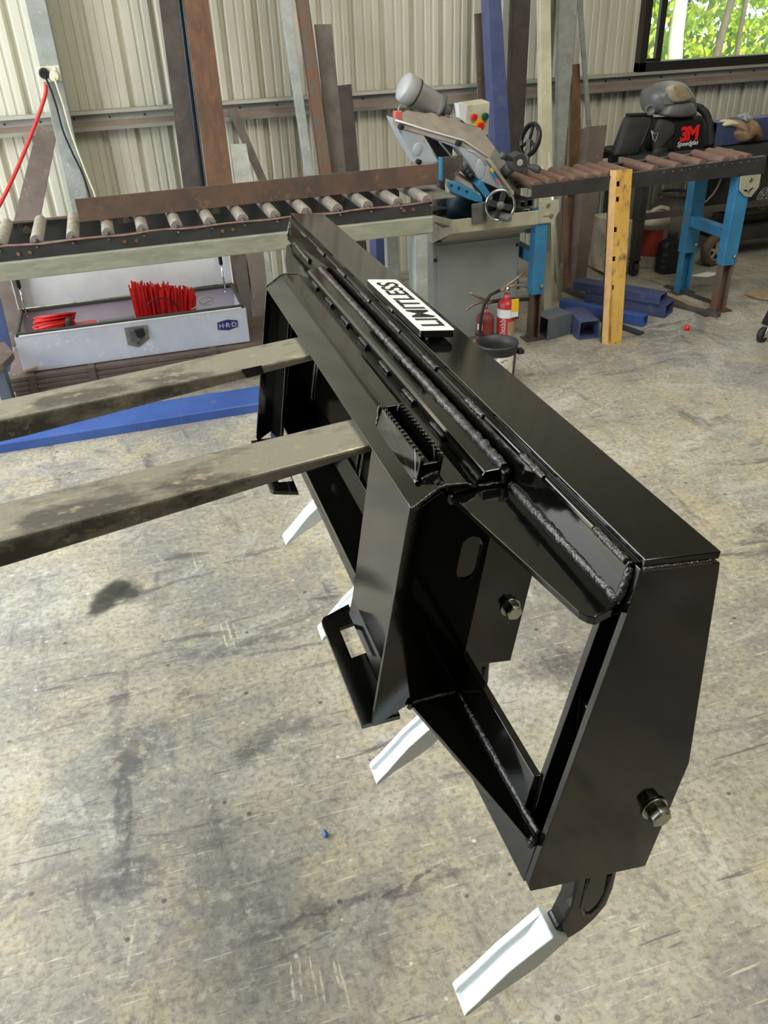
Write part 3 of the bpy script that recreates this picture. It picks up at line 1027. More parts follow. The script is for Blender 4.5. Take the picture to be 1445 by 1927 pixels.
def fork(A, B, Cn, D, label):
    """A,B far edge left/right, Cn,D near edge left/right on the top face at z=FZ"""
    A, B, Cn, D = Vector(A), Vector(B), Vector(Cn), Vector(D)

    def ex(p, q, x):
        return p + (q - p) * ((x - p.x) / (q.x - p.x))
    xsn = [-1.30, -.60, -.25, .05, .32, .40]
    th = [.052, .048, .042, .028, .0135, .011]
    vs = []
    for x, t in zip(xsn, th):
        n1 = ex(Cn, D, x)
        f1 = ex(A, B, x)
        vs += [n1, f1, f1 - Vector((0, 0, t)), n1 - Vector((0, 0, t))]
    m = MB()
    k = len(xsn)
    fs = [(i * 4 + q, i * 4 + (q + 1) % 4, (i + 1) * 4 + (q + 1) % 4, (i + 1) * 4 + q) for i in range(k - 1) for q in range(4)]
    fs += [(3, 2, 1, 0), tuple((k - 1) * 4 + q for q in range(4))]
    m.add(vs, fs)
    n1, f1 = ex(Cn, D, -1.30), ex(A, B, -1.30)
    n2, f2 = ex(Cn, D, -1.25), ex(A, B, -1.25)
    m.hexa([p - Vector((0, 0, .052)) for p in (n1, n2, f2, f1)] + [p + Vector((0, 0, .55)) for p in (n1, n2, f2, f1)])
    o = m.build('pallet_fork', FORK, None, .004)
    if 'black patch' in label:
        e = (D - Cn).normalized()
        q = ex(Cn, D, .17)
        m2 = MB().ext([q + Vector((0, 0, .0005)), q + e * .042 + Vector((0, 0, .0005)), q + e * .046 + Vector((0, 0, -.018)), q + e * .008 + Vector((0, 0, -.020))], Vector((e.y, -e.x, 0)) * .0012)
        m2.build('paint_patch', BLACK_FLAT, o, label='black painted patch')
    return tag(o, label, 'fork', 'pallet forks')


def fk(*p):
    return [at(px, py, z=FZ) for px, py in p]


fork(*fk((0, 946), (666, 786.5), (0, 1019), (697.6, 837)), 'nearer of two worn steel pallet forks, running under the lip beside the serrated step')
fork(*fk((0, 752.6), (557, 634), (0, 791), (586, 668)), 'farther of two worn steel pallet forks, black patch on its edge, before the toolbox')

# ------------------------------------------------------------------ left roller conveyor
cv = thing('roller_conveyor', 'left roller conveyor of pale worn rollers on a galvanised stand, feeding the saw', 'conveyor', (.35, 3.9, 0))
LX0, LX1 = -1.15, 1.342
mb = MB()
mb.ext([(LX0, 3.660, .802), (LX0, 3.660, .857), (LX0, 3.690, .857), (LX0, 3.690, .852), (LX0, 3.666, .852), (LX0, 3.666, .807), (LX0, 3.690, .807), (LX0, 3.690, .802)], (LX1 - LX0, 0, 0))
fr = mb.build('front_rail', RAILDARK, cv, .001)
# bent worn flange edge
pts = []
for i in range(41):
    x = LX0 + (LX1 - LX0) * i / 40
    pts.append((x, 3.657 + .004 * math.sin(i * 1.9) + .004 * math.sin(i * .7), .858 + .003 * math.sin(i * 1.3)))
MB().tube(pts, .0042, 6).build('flange_edge', RAILEDGE, fr)
for px, py in ((35, 478), (57, 475), (235, 455), (257, 453), (419, 435), (439, 432), (760, 396.5), (778, 394.5)):
    p = at(px, py, y=3.66)
    MB().cyl((p.x, 3.660, p.z), (p.x, 3.654, p.z), .0085, .0065, n=10).build('bolt', RBOLT, fr)
mb = MB()
mb.ext([(LX0, 4.140, .722), (LX0, 4.140, .857), (LX0, 4.110, .857), (LX0, 4.110, .852), (LX0, 4.134, .852), (LX0, 4.134, .727), (LX0, 4.110, .727), (LX0, 4.110, .722)], (LX1 - LX0, 0, 0))
br = mb.build('back_rail', RAILDARK, cv, .001)
mb = MB()
MB().tube([(LX0 + (LX1 - LX0) * i / 30, 4.142 + .003 * math.sin(i * 1.9), .858) for i in range(31)], .004, 6).build('flange_edge', RAILEDGE, br)
for px, py in ((52, 445), (238, 420), (405, 402), (560, 388), (650, 378)):
    p = at(px, py, y=4.10)
    b_ = MB().box(p.x - .035, p.x + .035, 4.130, 4.134, .805, .85)
    b_.ext([(p.x - .016, 4.13, .812), (p.x + .020, 4.13, .812), (p.x + .024, 4.13, .826), (p.x + .004, 4.13, .842), (p.x - .014, 4.13, .830)], (0, -.035, 0))
    b_.build('bracket', RUSTDARK, br)
for i in range(-4, 14):
    x = -.497 + .141 * i
    if x < LX0:
        continue
    r = MB().cyl((x, 3.705, .858), (x, 4.10, .858), .0255, n=22).build('roller', ROLLER, cv, .002)
    MB().cyl((x, 3.652, .846), (x, 3.66, .846), .005, n=8).build('axle_end', ZINC, r)
    MB().cyl((x, 3.66, .858), (x, 4.135, .858), .008, n=10).build('axle', RAILDARK, r)
BZ0, BZ1 = .727, .801
for y in (3.640,):
    MB().box(LX0, LX1, y, y + .05, BZ0, BZ1).build('support_beam', GALV_OLD, cv, .005)
for x, y in ((1.285, 3.645), (1.285, 4.09), (-1.12, 3.645), (-1.12, 4.09)):
    MB().box(x - .032, x + .032, y, y + .045, 0, BZ0).build('leg', GALV, cv, .004)
MB().box(1.262, 1.308, 3.69, 4.09, .70, .75).build('cross_beam', GALV_OLD, cv, .004)
# rusty angle lying on the rollers
A0, A1 = Vector((-.182, 3.852, .8845)), Vector((1.462, 3.901, .8845))
d = (A1 - A0).normalized()
q = Vector((-d.y, d.x, 0))
prof = [(0, 0), (.0, .093), (.007, .093), (.007, .007), (.085, .007), (.085, 0)]
tag(MB().ext([A0 + q * a + Vector((0, 0, b)) for a, b in prof], A1 - A0).build('steel_angle', RUST, None, .001), 'long rusty angle bar lying along the left conveyor rollers', 'steel bar')

# ------------------------------------------------------------------ right roller conveyor
cr2 = thing('roller_conveyor', 'right roller conveyor of rusty rollers on sky blue legs, past the saw', 'conveyor', (2.7, 4.1, 0))
xa, za0, za1 = 1.985, .822, .759
xb, zb0, zb1 = 3.372, .851, .763


def zr(x, a, b):
    return a + (b - a) * (x - xa) / (xb - xa)


for nm, y, s in (('front_rail', 3.95, 1), ('back_rail', 4.255, -1)):
    P = [(0, 0, 0), (0, 0, 1), (.035, 0, 1), (.035, -.005, 1), (.005, -.005, 1), (.005, .005, 0), (.035, .005, 0), (.035, 0, 0)]
    ring = lambda x: [(x, y + s * a, (zr(x, za0, zb0) if t else zr(x, za1, zb1)) + b) for a, b, t in P]
    A_, B_2 = ring(xa), ring(xb)
    m = MB()
    n = len(A_)
    m.add(A_ + B_2, [tuple(range(n))[::-1], tuple(range(n, 2 * n))] + [(i, (i + 1) % n, n + (i + 1) % n, n + i) for i in range(n)])
    o = m.build(nm, RAILDARK, cr2, .001)
    if s > 0:
        for i in range(12):
            x = 2.74 + i * .052
            MB().cyl((x, 3.95, zr(x, za0, zb0) - .016), (x, 3.945, zr(x, za0, zb0) - .016), .0045, n=8).build('axle_end', ZINC, o)
xr2 = [2.02, 2.095, 2.168, 2.241, 2.313, 2.389, 2.462, 2.538, 2.691, 2.832, 2.976, 3.121, 3.215, 3.268]
for x in xr2:
    z = zr(x, za0, zb0) - .006
    MB().cyl((x, 3.962, z), (x, 4.245, z), .027, n=20).build('roller', ROLLRUST, cr2, .002)


def leg2(x0, x1, y, ztop, zb, foot, mside):
    lg = MB().box(x0, x1, y, y + .065, zb, ztop).build('leg', SKY_BLUE, cr2, .004)
    m = MB()
    m.box(x0 + .006, x0 + .018, y + .008, y + .055, 0, zb + .05)
    m.box(x0 + .018, x1 - .010, y + .049, y + .055, 0, zb + .05)
    m.box(x1 - .016, x1 - .006, y + .008, y + .055, 0, zb + .05)
    m.build('inner_leg', mside, lg, .001)
    MB().box(x0 - .02, x1 + .03, y - .01, y + .08, 0, .006).build('foot_plate', RUSTDARK, lg)
    MB().cyl((x1 - .02, y, zb + .05), (x1 - .02, y - .012, zb + .05), .011, n=6).build('clamp_bolt', ZINC, lg)


leg2(3.218, 3.306, 3.955, .76, .275, 0, RUSTG)
leg2(3.226, 3.318, 4.335, .76, .255, 0, SKY_BLUE)
leg2(2.022, 2.092, 3.955, .70, .258, 0, RUST)
leg2(2.030, 2.100, 4.335, .70, .258, 0, RUSTG)
for x in (3.26, 2.056):
    MB().box(x - .028, x + .028, 4.018, 4.337, .415, .475).build('cross_bar', SKY_BLUE, cr2, .004)


def bracket(pxs, y, slot, bolts):
    o = [at(px, py, y=y) for px, py in pxs]
    h = [at(px, py, y=y) for px, py in slot]
    b_ = MB().holed(o, [h], (0, .006, 0)).build('hinge_plate', TRAY, cr2, .0008)
    for px, py in bolts:
        p = at(px, py, y=y)
        MB().cyl((p.x, y, p.z), (p.x, y - .008, p.z), .010, n=6).build('bolt', ZINC, b_)


bracket(((1394, 332), (1432, 328), (1428, 352), (1413, 371), (1402, 370), (1391, 358)), 3.944, ((1399, 357), (1411, 357), (1417, 352), (1418, 356), (1412, 361), (1401, 361)), ((1412, 338), (1408, 358.5)))
bracket(((1014, 380), (1052, 375), (1052, 398), (1040, 418), (1014, 421)), 3.944, ((1022, 406), (1032, 406), (1039, 402), (1039, 406), (1034, 410), (1022, 410)), ((1031, 386), (1037, 405.5)))

# ------------------------------------------------------------------ band saw
sw = thing('band_saw', 'silver metal cutting band saw with blue vice on a grey cabinet between the conveyors', 'band saw', (1.75, 4.25, 0))
cb = MB().box(1.505, 2.005, 4.10, 4.50, 0, .56).build('cabinet', SAWBASE, sw, .006)
MB().box(1.532, 1.998, 4.092, 4.10, .02, .545).build('door_panel', SAWBASE, cb, .003)
for x, z in ((1.519, .47), (1.519, .06), (1.985, .50), (1.985, .06)):
    MB().cyl((x, 4.1, z), (x, 4.09, z), .009, n=10).build('panel_screw', BLACK_FLAT, cb)
mb = MB()
# chip tray with a sloping underside
Ft = [(1.556, 3.95, .697), (2.105, 3.95, .722), (2.105, 3.95, .662), (1.556, 3.95, .632)]
mb.ext([(1.556, 3.95, .632), (1.556, 3.95, .700), (1.556, 3.958, .700), (1.556, 3.958, .66), (1.556, 4.42, .66), (1.556, 4.42, .700), (1.556, 4.43, .700), (1.556, 4.43, .632), (1.556, 4.36, .56), (1.556, 4.09, .56)], (.55, 0, .0))
E0 = [(1.500, 4.09, .56), (1.500, 4.40, .56), (1.500, 4.43, .700), (1.500, 4.12, .700), (1.548, 3.955, .700), (1.548, 3.955, .632)]
mb.add([(1.500, 4.09, .56), (1.500, 4.43, .56), (1.500, 4.43, .700), (1.500, 4.12, .700), (1.552, 3.953, .700), (1.552, 3.953, .632), (1.506, 4.43, .700), (1.506, 4.121, .700), (1.558, 3.956, .700), (1.558, 3.956, .632), (1.506, 4.09, .56), (1.506, 4.43, .56)],
       [(0, 1, 2, 3), (0, 3, 4, 5), (10, 7, 6, 11), (10, 9, 8, 7), (3, 2, 6, 7), (4, 3, 7, 8), (5, 4, 8, 9), (0, 5, 9, 10), (1, 0, 10, 11), (2, 1, 11, 6)])
tr_ = mb.build('chip_tray', TRAY, sw, .003)
MB().box(1.51, 2.09, 3.965, 4.41, .664, .669).build('tray_floor', DIRTY, tr_)
p = at(830, 424, y=4.0)
MB().box(2.00, 2.10, 4.02, 4.05, .572, .592).build('catch_arm', CAST, tr_, .002)
MB().box(1.375, 1.50, 3.76, 4.10, .845, .850).box(1.375, 1.381, 3.76, 4.06, .76, .85).build('feed_table', mat('dusty_feed_table', (128, 124, 112), (104, 100, 90), scale=9, rough=.6), sw, .001)
# table casting, vice
MB().lathe([(.0, 0), (.085, 0), (.085, .085), (.07, .10), (.07, .13), (0, .13)], (1.69, 4.14, .669), (0, 0, 1), 28).build('turntable', mat('deep_blue_casting', (22, 62, 84), (16, 44, 60), scale=8, rough=.5), sw)


def pxy(lst, y):
    return [at(px, py, y=y) for px, py in lst]


vc = MB().ext(pxy([(843, 341), (846, 352), (849, 361), (878, 374), (895, 380), (908, 381), (908, 371), (896, 362), (870, 348)], 3.985), (.02, .10, .0)).build('vice_jaw', SKY_BLUE, sw, .003)
MB().ext([at(838, 337, y=4.01), at(846, 322, y=4.16), at(858, 321, y=4.2), at(899, 347, y=4.14), at(906, 371, y=3.99), at(872, 349, y=3.985)], (0, 0, -.02)).build('jaw_top', SAWDUST, vc, .002)
for px, py in ((849, 349), (863, 354), (878, 360)):
    p = at(px, py, y=3.985)
    MB().cyl((p.x, 3.99, p.z), (p.x, 3.981, p.z), .006, n=8).build('jaw_bolt', BLACK_FLAT, vc)
MB().ext(pxy([(829, 296), (829, 340), (842, 346), (858, 332), (872, 316), (871, 292)], 4.02), (.0, .012, .0)).build('fence_plate', DIRTY, sw, .002)
MB().ext(pxy([(829, 296), (829, 340), (833, 341), (833, 297)], 4.012), (.0, .03, .0)).build('fence_edge', SKY_BLUE, sw, .001)
MB().ext(pxy([(896, 350), (906, 340), (928, 372), (920, 383)], 4.02), (.02, .12, 0)).build('swivel_arm', SKY_BLUE, sw, .003)
MB().ext(pxy([(888, 385), (915, 380), (917, 417), (889, 422)], 3.94), (0, .012, 0)).build('clamp_plate', CAST, sw, .002)
# bow
bowf = [(740, 222), (748, 228), (872, 265), (922, 298), (945, 335), (967, 363), (963, 368), (944, 357), (906, 341), (896, 328), (884, 308), (863, 278), (856, 284), (826, 276), (783, 249), (797, 250), (826, 292), (826, 305), (781, 305), (776, 297)]
yb_ = 4.06
outer = pxy([(738, 221), (748, 229), (872, 265), (922, 298), (966, 366), (944, 358), (906, 341), (884, 310), (863, 282), (852, 276), (783, 249), (800, 272), (828, 306), (784, 308), (757, 262)], yb_)
bow = MB().ext(outer, (.0, .10, .0)).build('bow_frame', SAWGREY, sw, .003)
top = [(738, 221), (748, 229), (872, 265), (922, 298), (932, 278), (904, 239), (876, 231), (864, 220), (813, 210), (800, 212), (765, 207)]
tp = []
for i, (px, py) in enumerate(top):
    tp.append(at(px, py, y=4.058 if i < 4 else 4.30))
MB().ext(tp, (0, .0, -.03)).build('bow_cover', SAWDUST, bow, .004)
ed = [at(922, 298, y=4.058), at(932, 278, y=4.30), at(978, 343, y=4.30), at(966, 366, y=4.058)]
MB().ext(ed, (-.02, 0, -.015)).build('end_cover', mat('grey_oily_cover', (140, 140, 128), (120, 120, 110), scale=8, rough=.45), bow, .003)
ln = pxy([(915, 300), (921, 297), (968, 362), (966, 368)], 4.050)
MB().ext(ln, (0, .012, 0)).build('guard_edge', TRAY, bow, .001)
MB().tube(pxy([(744, 226), (800, 244), (872, 264), (921, 297)], 4.055), .004, 6).build('cover_rim', WHITE, bow)
for pts in (((880, 282), (893, 287), (905, 298), (914, 311)),):
    MB().tube(pxy(pts, 4.058), .004, 6).build('pressed_rib', SAWGREY, bow)
MB().ell(at(904, 318, y=4.06), (.028, .006, .05)).build('wheel_boss', SAWGREY, bow)
MB().ell(at(786, 281, y=4.06), (.024, .006, .03)).build('wheel_boss', SAWGREY, bow)
for px, py in ((753, 238), (861, 269), (786, 304)):
    p = at(px, py, y=4.058)
    MB().cyl((p.x, 4.06, p.z), (p.x, 4.03, p.z), .013, n=14).build('cover_knob', BLACK_FLAT, bow, .003)
MB().ext(pxy([(797, 251), (852, 273), (850, 300), (827, 301)], 4.14), (0, .02, 0)).build('blade_housing', mat('dark_bow_back', (74, 76, 78), (60, 62, 64), scale=6, rough=.5), bow)
MB().tube(pxy([(826, 266), (838, 280), (850, 296)], 4.09), .005, 8).build('guide_bar', GALV, bow)
wr = [at(904.5, 218, y=4.3)]
lab = pxy([(921, 318), (926, 316), (934, 333), (929, 334)], 4.0555)
for cc, pp in (((226, 190, 40), [(921, 318), (926, 315), (930, 323), (926, 326)]), ((30, 130, 220), [(926, 326), (931, 325), (936, 335), (931, 336)]), ((222, 120, 120), [(932, 337), (938, 337), (942, 346), (938, 346)])):
    MB().ext(pxy(pp, 4.049), (0, .001, 0)).build('warning_label', mat('label_%d' % cc[0], cc, rough=.5), bow)
# spring pack beside the vice
for i in range(3):
    a = at(873 + i * 5, 317 + i * 7, y=4.1)
    MB().cyl(a, a + Vector((.03, 0, .02)), .010, n=10).build('spring_bolt', CAST, sw)
MB().ext(pxy([(870, 322), (884, 306), (906, 338), (892, 348)], 4.13), (0, .04, 0)).build('guide_block', DIRTY, sw, .002)
# motor
ya = 4.36
m0, m1, m2 = at(764, 165, y=ya), at(773, 172, y=ya), at(813, 197, y=ya)
ax = (m2 - m0).normalized()
mt = MB().lathe([(0, -.02), (.045, -.02), (.066, -.008), (.070, .0), (.070, .058), (.064, .062), (.064, .20), (.060, .205), (0, .205)], m0 - ax * .01, ax, 30).build('motor', mat('motor_grey', (170, 172, 174), (150, 144, 138), scale=6, rough=.4), bow)
MB().lathe([(.0665, .056), (.0715, .057), (.0715, .064), (.0665, .065)], m0 - ax * .01, ax, 30).build('cap_seam', BLACK_FLAT, mt)
MB().lathe([(0, .195), (.074, .195), (.074, .213), (.05, .22), (.036, .25), (.036, .27), (0, .27)], m0 - ax * .01, ax, 30).build('motor_flange', CAST, mt)
pr_ = [at(755, 196, y=4.25), at(750, 203, y=4.2), at(749, 213, y=4.15), at(747, 222, y=4.08)]
MB().tube(pr_, .004, 8).build('motor_cable', GALV, mt)
p = at(748, 218, y=4.09)
MB().box(p.x - .018, p.x + .018, 4.07, 4.11, p.z - .018, p.z + .022).build('limit_switch', mat('faded_red', (196, 96, 92), rough=.5), bow, .004)
# control box
yc = 4.62
fc = pxy([(880, 198), (922, 192), (919, 254), (876, 250)], yc)
cx_ = MB().ext(fc, (-.012, .09, .01)).build('control_box', mat('cream_box', (206, 200, 176), (184, 176, 150), scale=9, rough=.5), sw, .003)
MB().ext(pxy([(859, 193), (876, 191), (872, 238), (866, 224)], yc + .1), (.06, .03, 0)).build('switch_back_plate', WHITE, cx_, .002)
MB().ext(pxy([(862, 195), (879.5, 198), (875.5, 238), (866, 222)], yc + .002), (.0, .06, 0)).build('box_side', WHITE, cx_, .001)
for px, py, mm, r in ((891, 220, REDBUT, .018), (912, 218.5, GREEN, .019), (903, 237, REDBUT, .022)):
    p = at(px, py, y=yc)
    MB().cyl((p.x, yc, p.z), (p.x, yc - .022, p.z), r, r * .9, n=18).build('button', mm, cx_, .002)
p = at(901, 234, y=yc)
MB().cyl((p.x, yc, p.z), (p.x, yc - .004, p.z), .030, n=20).build('stop_ring', YTAG, cx_)
mb = MB()
for i, (px, py) in enumerate(((897, 200), (896, 203.5))):
    p = at(px, py, y=yc - .001)
    q = at(px + 16, py - 1.5, y=yc - .001)
    mb.ext([p, q, q - Vector((0, 0, .004)), p - Vector((0, 0, .004))], (0, -.001, 0))
MB().box(1.94, 2.0, yc + .05, yc + .10, .45, .97).build('control_post', SAWBASE, sw)
# hand wheel with crank, tension handle, large lead-screw wheel
hc = at(941, 386.5, y=3.90)
hw_ = MB()
n = 36
hw_.lathe([(.064, -.010), (.072, -.013), (.078, -.006), (.078, .006), (.072, .012), (.064, .008), (.064, -.010)], hc, (-.25, -1, .15), n)
hwo = hw_.build('hand_wheel', CHROME, sw)
MB().lathe([(0, .004), (.020, .004), (.020, .016), (.016, .024), (0, .024)], hc, (-.25, -1, .15), 20).build('hub', CAST, hwo)
MB().bar(hc + Vector((-.065, .0, .02)), hc + Vector((.065, 0, -.02)), .028, .010, (0, 1, 0)).build('spoke', RAILDARK, hwo, .002)
MB().bar(hc + Vector((.02, .0, .066)), hc + Vector((-.02, 0, -.066)), .028, .010, (0, 1, 0)).build('spoke', RAILDARK, hwo, .002)
h0 = hc + Vector((-.005, -.01, -.055))
MB().tube([h0, h0 + Vector((.006, -.03, .003)), h0 + Vector((.012, -.06, .006)), h0 + Vector((.016, -.085, .006))], [.010, .014, .016, .012], 14).build('crank_handle', CAST, hwo)
MB().cyl(hc + Vector((0, .0, 0)), hc + Vector((.02, .25, -.02)), .012, n=12).build('screw_shaft', CAST, hwo)
kc = at(978, 306, y=3.98)
kn = MB().cyl(kc + Vector((.0, .06, 0)), kc, .046, .043, n=24).build('tension_knob', mat('dark_grey_plastic', (66, 66, 64), (56, 56, 54), scale=9, rough=.55), sw, .004)
MB().cyl(kc + Vector((0, -.001, 0)), kc + Vector((0, -.004, 0)), .016, n=20).cyl(kc + Vector((0, -.004, 0)), kc + Vector((0, -.007, 0)), .009, n=14).build('knob_boss', GALV, kn)
for a, b in (((962, 300), (943, 291)), ((990, 311), (1017, 321))):
    A_, B_2 = at(*a, y=3.985), at(*b, y=3.94)
    MB().tube([A_, A_.lerp(B_2, .35), A_.lerp(B_2, .8), B_2], [.009, .014, .019, .012], 14).build('tension_lever', mat('dark_grey_plastic', (66, 66, 64)), kn)
MB().cyl(kc + Vector((0, .05, 0)), at(945, 330, y=4.12), .03, n=14).build('tension_block', CAST, sw)
wc = at(997, 263, y=4.25)
wl = MB().lathe([(.072, -.012), (.082, -.014), (.088, 0), (.082, .014), (.072, .012), (.072, -.012)], wc, (-.95, -.12, .28), 36).build('feed_wheel', PLASTB, sw)
for k in range(3):
    a = 2 * PI * k / 3 + .4
    axn = Vector((-.95, -.12, .28)).normalized()
    u = axn.orthogonal().normalized()
    v = axn.cross(u)
    MB().cyl(wc, wc + (u * math.cos(a) + v * math.sin(a)) * .078, .009, n=8).build('wheel_spoke', PLASTB, wl)
MB().cyl(wc, at(985, 330, y=4.2), .016, n=10).build('wheel_post', CAST, wl)
MB().box(1.52, 1.98, 4.2, 4.45, .668, .70).build('saw_bed', DIRTY, sw, .004)
MB().cyl((1.62, 4.33, .69), (1.60, 4.33, 1.05), .045, n=16).build('pivot_post', SAWBASE, sw)
MB().bar((1.62, 4.28, .70), (1.98, 4.16, .80), .05, .09).build('lift_cylinder', RAILDARK, sw, .003)

# square tube offcuts on the saw tray
for (px, py), L_, nm in (((990, 397), .30, 'black square tube offcut at the front of the saw tray corner, lowest of three'), ((997, 382), .26, 'black square tube offcut with bright cut end, uppermost right on the saw tray'), ((984, 385), .25, 'black square tube offcut half hidden between two others on the saw tray')):
    y = {397: 3.96, 382: 4.02, 385: 4.04}[py]
    p = at(px, py, y=y)
    if py == 397:
        p.z = .693
    o = MB().rhs(p, p + Vector((-.045, L_, 0)), .036, .036, .003).build('square_tube', RAILDARK)
    MB().rhs(p + Vector((0, -.0015, 0)), p + Vector((0, -.0002, 0)), .037, .037, .0045).build('cut_end', GALV_OLD, o, label='bright sawn end')
    tag(o, nm, 'steel tube', 'tube offcuts on the saw tray')

# ------------------------------------------------------------------ leaning stock against the wall
def leaner(name, label, quad, yb, mat_, depth=.006, kind='flat', tall=True, off=False, lip=.03, wall=.006, dirn=1, ymax=5.44, zbase=0.0, group='stock leaning on the back wall'):
    zc = 2.6 if tall else 1.1
    kk = (ymax - depth - .01 - yb) / zc
    n = Vector((0, 1, -kk))
    p0 = Vector((0, yb, 0))
    TL, TR, BR, BL = [atp(px, py, p0, n) for px, py in quad]

    def ext_(a, b, z):
        return a + (b - a) * ((z - a.z) / (b.z - a.z))
    bl, br_ = ext_(TL, BL, zbase), ext_(TR, BR, zbase)
    tl, tr2 = (ext_(BL, TL, 2.5), ext_(BR, TR, 2.5)) if off else (TL, TR)
    nn = n.normalized()
    if kind == 'flat' or kind == 'tube':
        m = MB().ext([tl, tr2, br_, bl], nn * depth)
    elif kind == 'channel':
        wv = (tr2 - tl).normalized() * wall
        m = MB().ext([tl, tr2, br_, bl], nn * wall)
        m.ext([tl, tl + wv, bl + wv, bl], nn * depth)
        m.ext([tr2 - wv, tr2, br_, br_ - wv], nn * depth)
    elif kind == 'open':
        wv = (tr2 - tl).normalized()
        m = MB().ext([tl + nn * depth, tr2 + nn * depth, br_ + nn * depth, bl + nn * depth], nn * -wall)
        m.ext([tl, tl + wv * wall, bl + wv * wall, bl], nn * depth)
        m.ext([tr2 - wv * wall, tr2, br_, br_ - wv * wall], nn * depth)
        m.ext([tl, tl + wv * lip, bl + wv * lip, bl], nn * wall)
        m.ext([tr2 - wv * lip, tr2, br_, br_ - wv * lip], nn * wall)
    o = m.build(name, mat_, None, .0015)
    return tag(o, label, 'steel stock', group)


leaner('steel_plate', 'short wide brown flat bar leaning left of the galvanised column, under the socket', [(70, 237), (106, 257), (75, 414), (26, 414)], 5.02, MAROON, .010, tall=False)
leaner('steel_flat_bar', 'long dark rust flat bar, left of the wide orange rusty one', [(299, 0), (333, 0), (375, 352), (345, 355)], 5.02, RUSTDARK, .012, off=True)
leaner('steel_channel', 'narrow dark grey channel squeezed between two long rusty bars', [(334, 0), (345, 0), (389, 350), (376, 352)], 5.05, BLUEGREY, .05, 'open', off=True, lip=.008)
leaner('steel_flat_bar', 'widest orange rusty bar leaning on the wall', [(346, 0), (392, 0), (438, 343), (390, 348)], 4.98, RUSTO, .016, off=True)
leaner('galvanised_post', 'short bright galvanised post standing right of the wide rusty bar', [(433, 271), (463, 270), (477, 341), (443, 345)], 4.95, GALV, .05, 'tube', tall=False)
leaner('steel_strip', 'thin grey strip leaning at a steep angle behind the short galvanised post', [(428, 206), (444, 203), (502, 338), (487, 340)], 5.05, MILL, .008, tall=False, ymax=5.46)
leaner('square_tube', 'long thin galvanised tube leaning left of the rust-spotted channel', [(527, 0), (545, 0), (591, 328), (576, 330)], 5.05, GALV, .04, 'tube', off=True)
leaner('steel_channel', 'long rust-spotted grey channel right of the thin galvanised tube', [(557, 0), (581, 0), (625, 322), (601, 325)], 5.0, RUSTG, .03, 'channel', off=True)
leaner('steel_flat_bar', 'dark grey flat bar with a square top edge, right of the rust-spotted channel', [(592, 46), (624, 45), (651, 320), (623, 323)], 5.04, MILL, .014)
leaner('steel_flat_bar', 'shorter dark brown flat bar ending just above the wall girt', [(636, 161), (661, 158), (676, 318), (650, 321)], 5.05, RUSTDARK, .014, tall=False)
leaner('steel_flat_bar', 'brown flat bar with its edge showing left of the blue post', [(893, 26), (908, 24), (919, 260), (902, 262)], 5.13, MAROON, .012)
leaner('rectangular_tube', 'tall blue rectangular tube leaning behind the saw control box', [(919, 0), (943, 0), (961, 283), (932, 285)], 4.85, BLUESTEEL, .11, 'tube', off=True)
leaner('steel_channel', 'wide dark brown channel leaning right of the blue post', [(968, 0), (999, 0), (983, 300), (955, 302)], 5.06, RUSTDARK, .06, 'tube', off=True)
leaner('galvanised_post', 'tall cream coloured post with a bright right edge behind the right conveyor', [(1016, 0), (1036, 0), (1040, 310), (1020, 312)], 4.72, mat('cream_post', (206, 198, 168), (186, 178, 150), (226, 222, 204), scale=6, rough=.5), .05, 'tube', off=True)
leaner('galvanised_channel', 'wide galvanised channel narrowing down towards the conveyor, right of the cream post', [(1052, 0), (1088, 0), (1068, 240), (1049, 241)], 5.0, GALV, .04, 'channel', off=True)
leaner('steel_flat_bar', 'rust brown flat bar standing behind the galvanised channel', [(1079, 121), (1091, 120), (1094, 300), (1072, 303)], 5.16, RUSTO, .012, tall=False)
leaner('round_tube', 'thin grey tube leaning left of the window', [(1088, 0), (1096, 0), (1113, 236), (1106, 237)], 5.29, GALV, .02, 'tube', off=True)
leaner('steel_flat_bar', 'short brown flat bar behind the left end of the right conveyor', [(1051, 240), (1070, 240), (1066, 305), (1050, 308)], 4.85, MAROON, .012, tall=False)
leaner('rectangular_tube', 'brown rectangular tube standing beside the yellow bar behind the conveyor', [(1108, 238), (1143, 235), (1134, 300), (1102, 304)], 4.66, MAROON, .10, 'tube', tall=False, ymax=5.06)
leaner('steel_flat_bar', 'rusty bar standing under the conveyor between saw stand and brown tube', [(1066, 372), (1082, 371), (1078, 540), (1060, 542)], 4.72, RUSTO, .012, tall=False)
leaner('steel_flat_bar', 'pale grey flat bar standing beside the blue saw-side leg', [(1022, 421), (1037, 419), (1038, 568), (1023, 571)], 4.33, TRAY, .010, tall=False, ymax=4.6)
p0 = at(1054, 566, z=0.0)
p1 = at(1041, 395, y=p0.y + .12)
tag(MB().cyl(p0, p1 + (p1 - p0) * .6, .0125, n=16).build('round_tube', mat('bright_galv_tube', (212, 214, 190), (196, 198, 176), scale=8, rough=.3, metal=.4)), 'thin bright galvanised tube standing on the floor behind the saw-side leg', 'steel stock', 'stock leaning on the back wall')
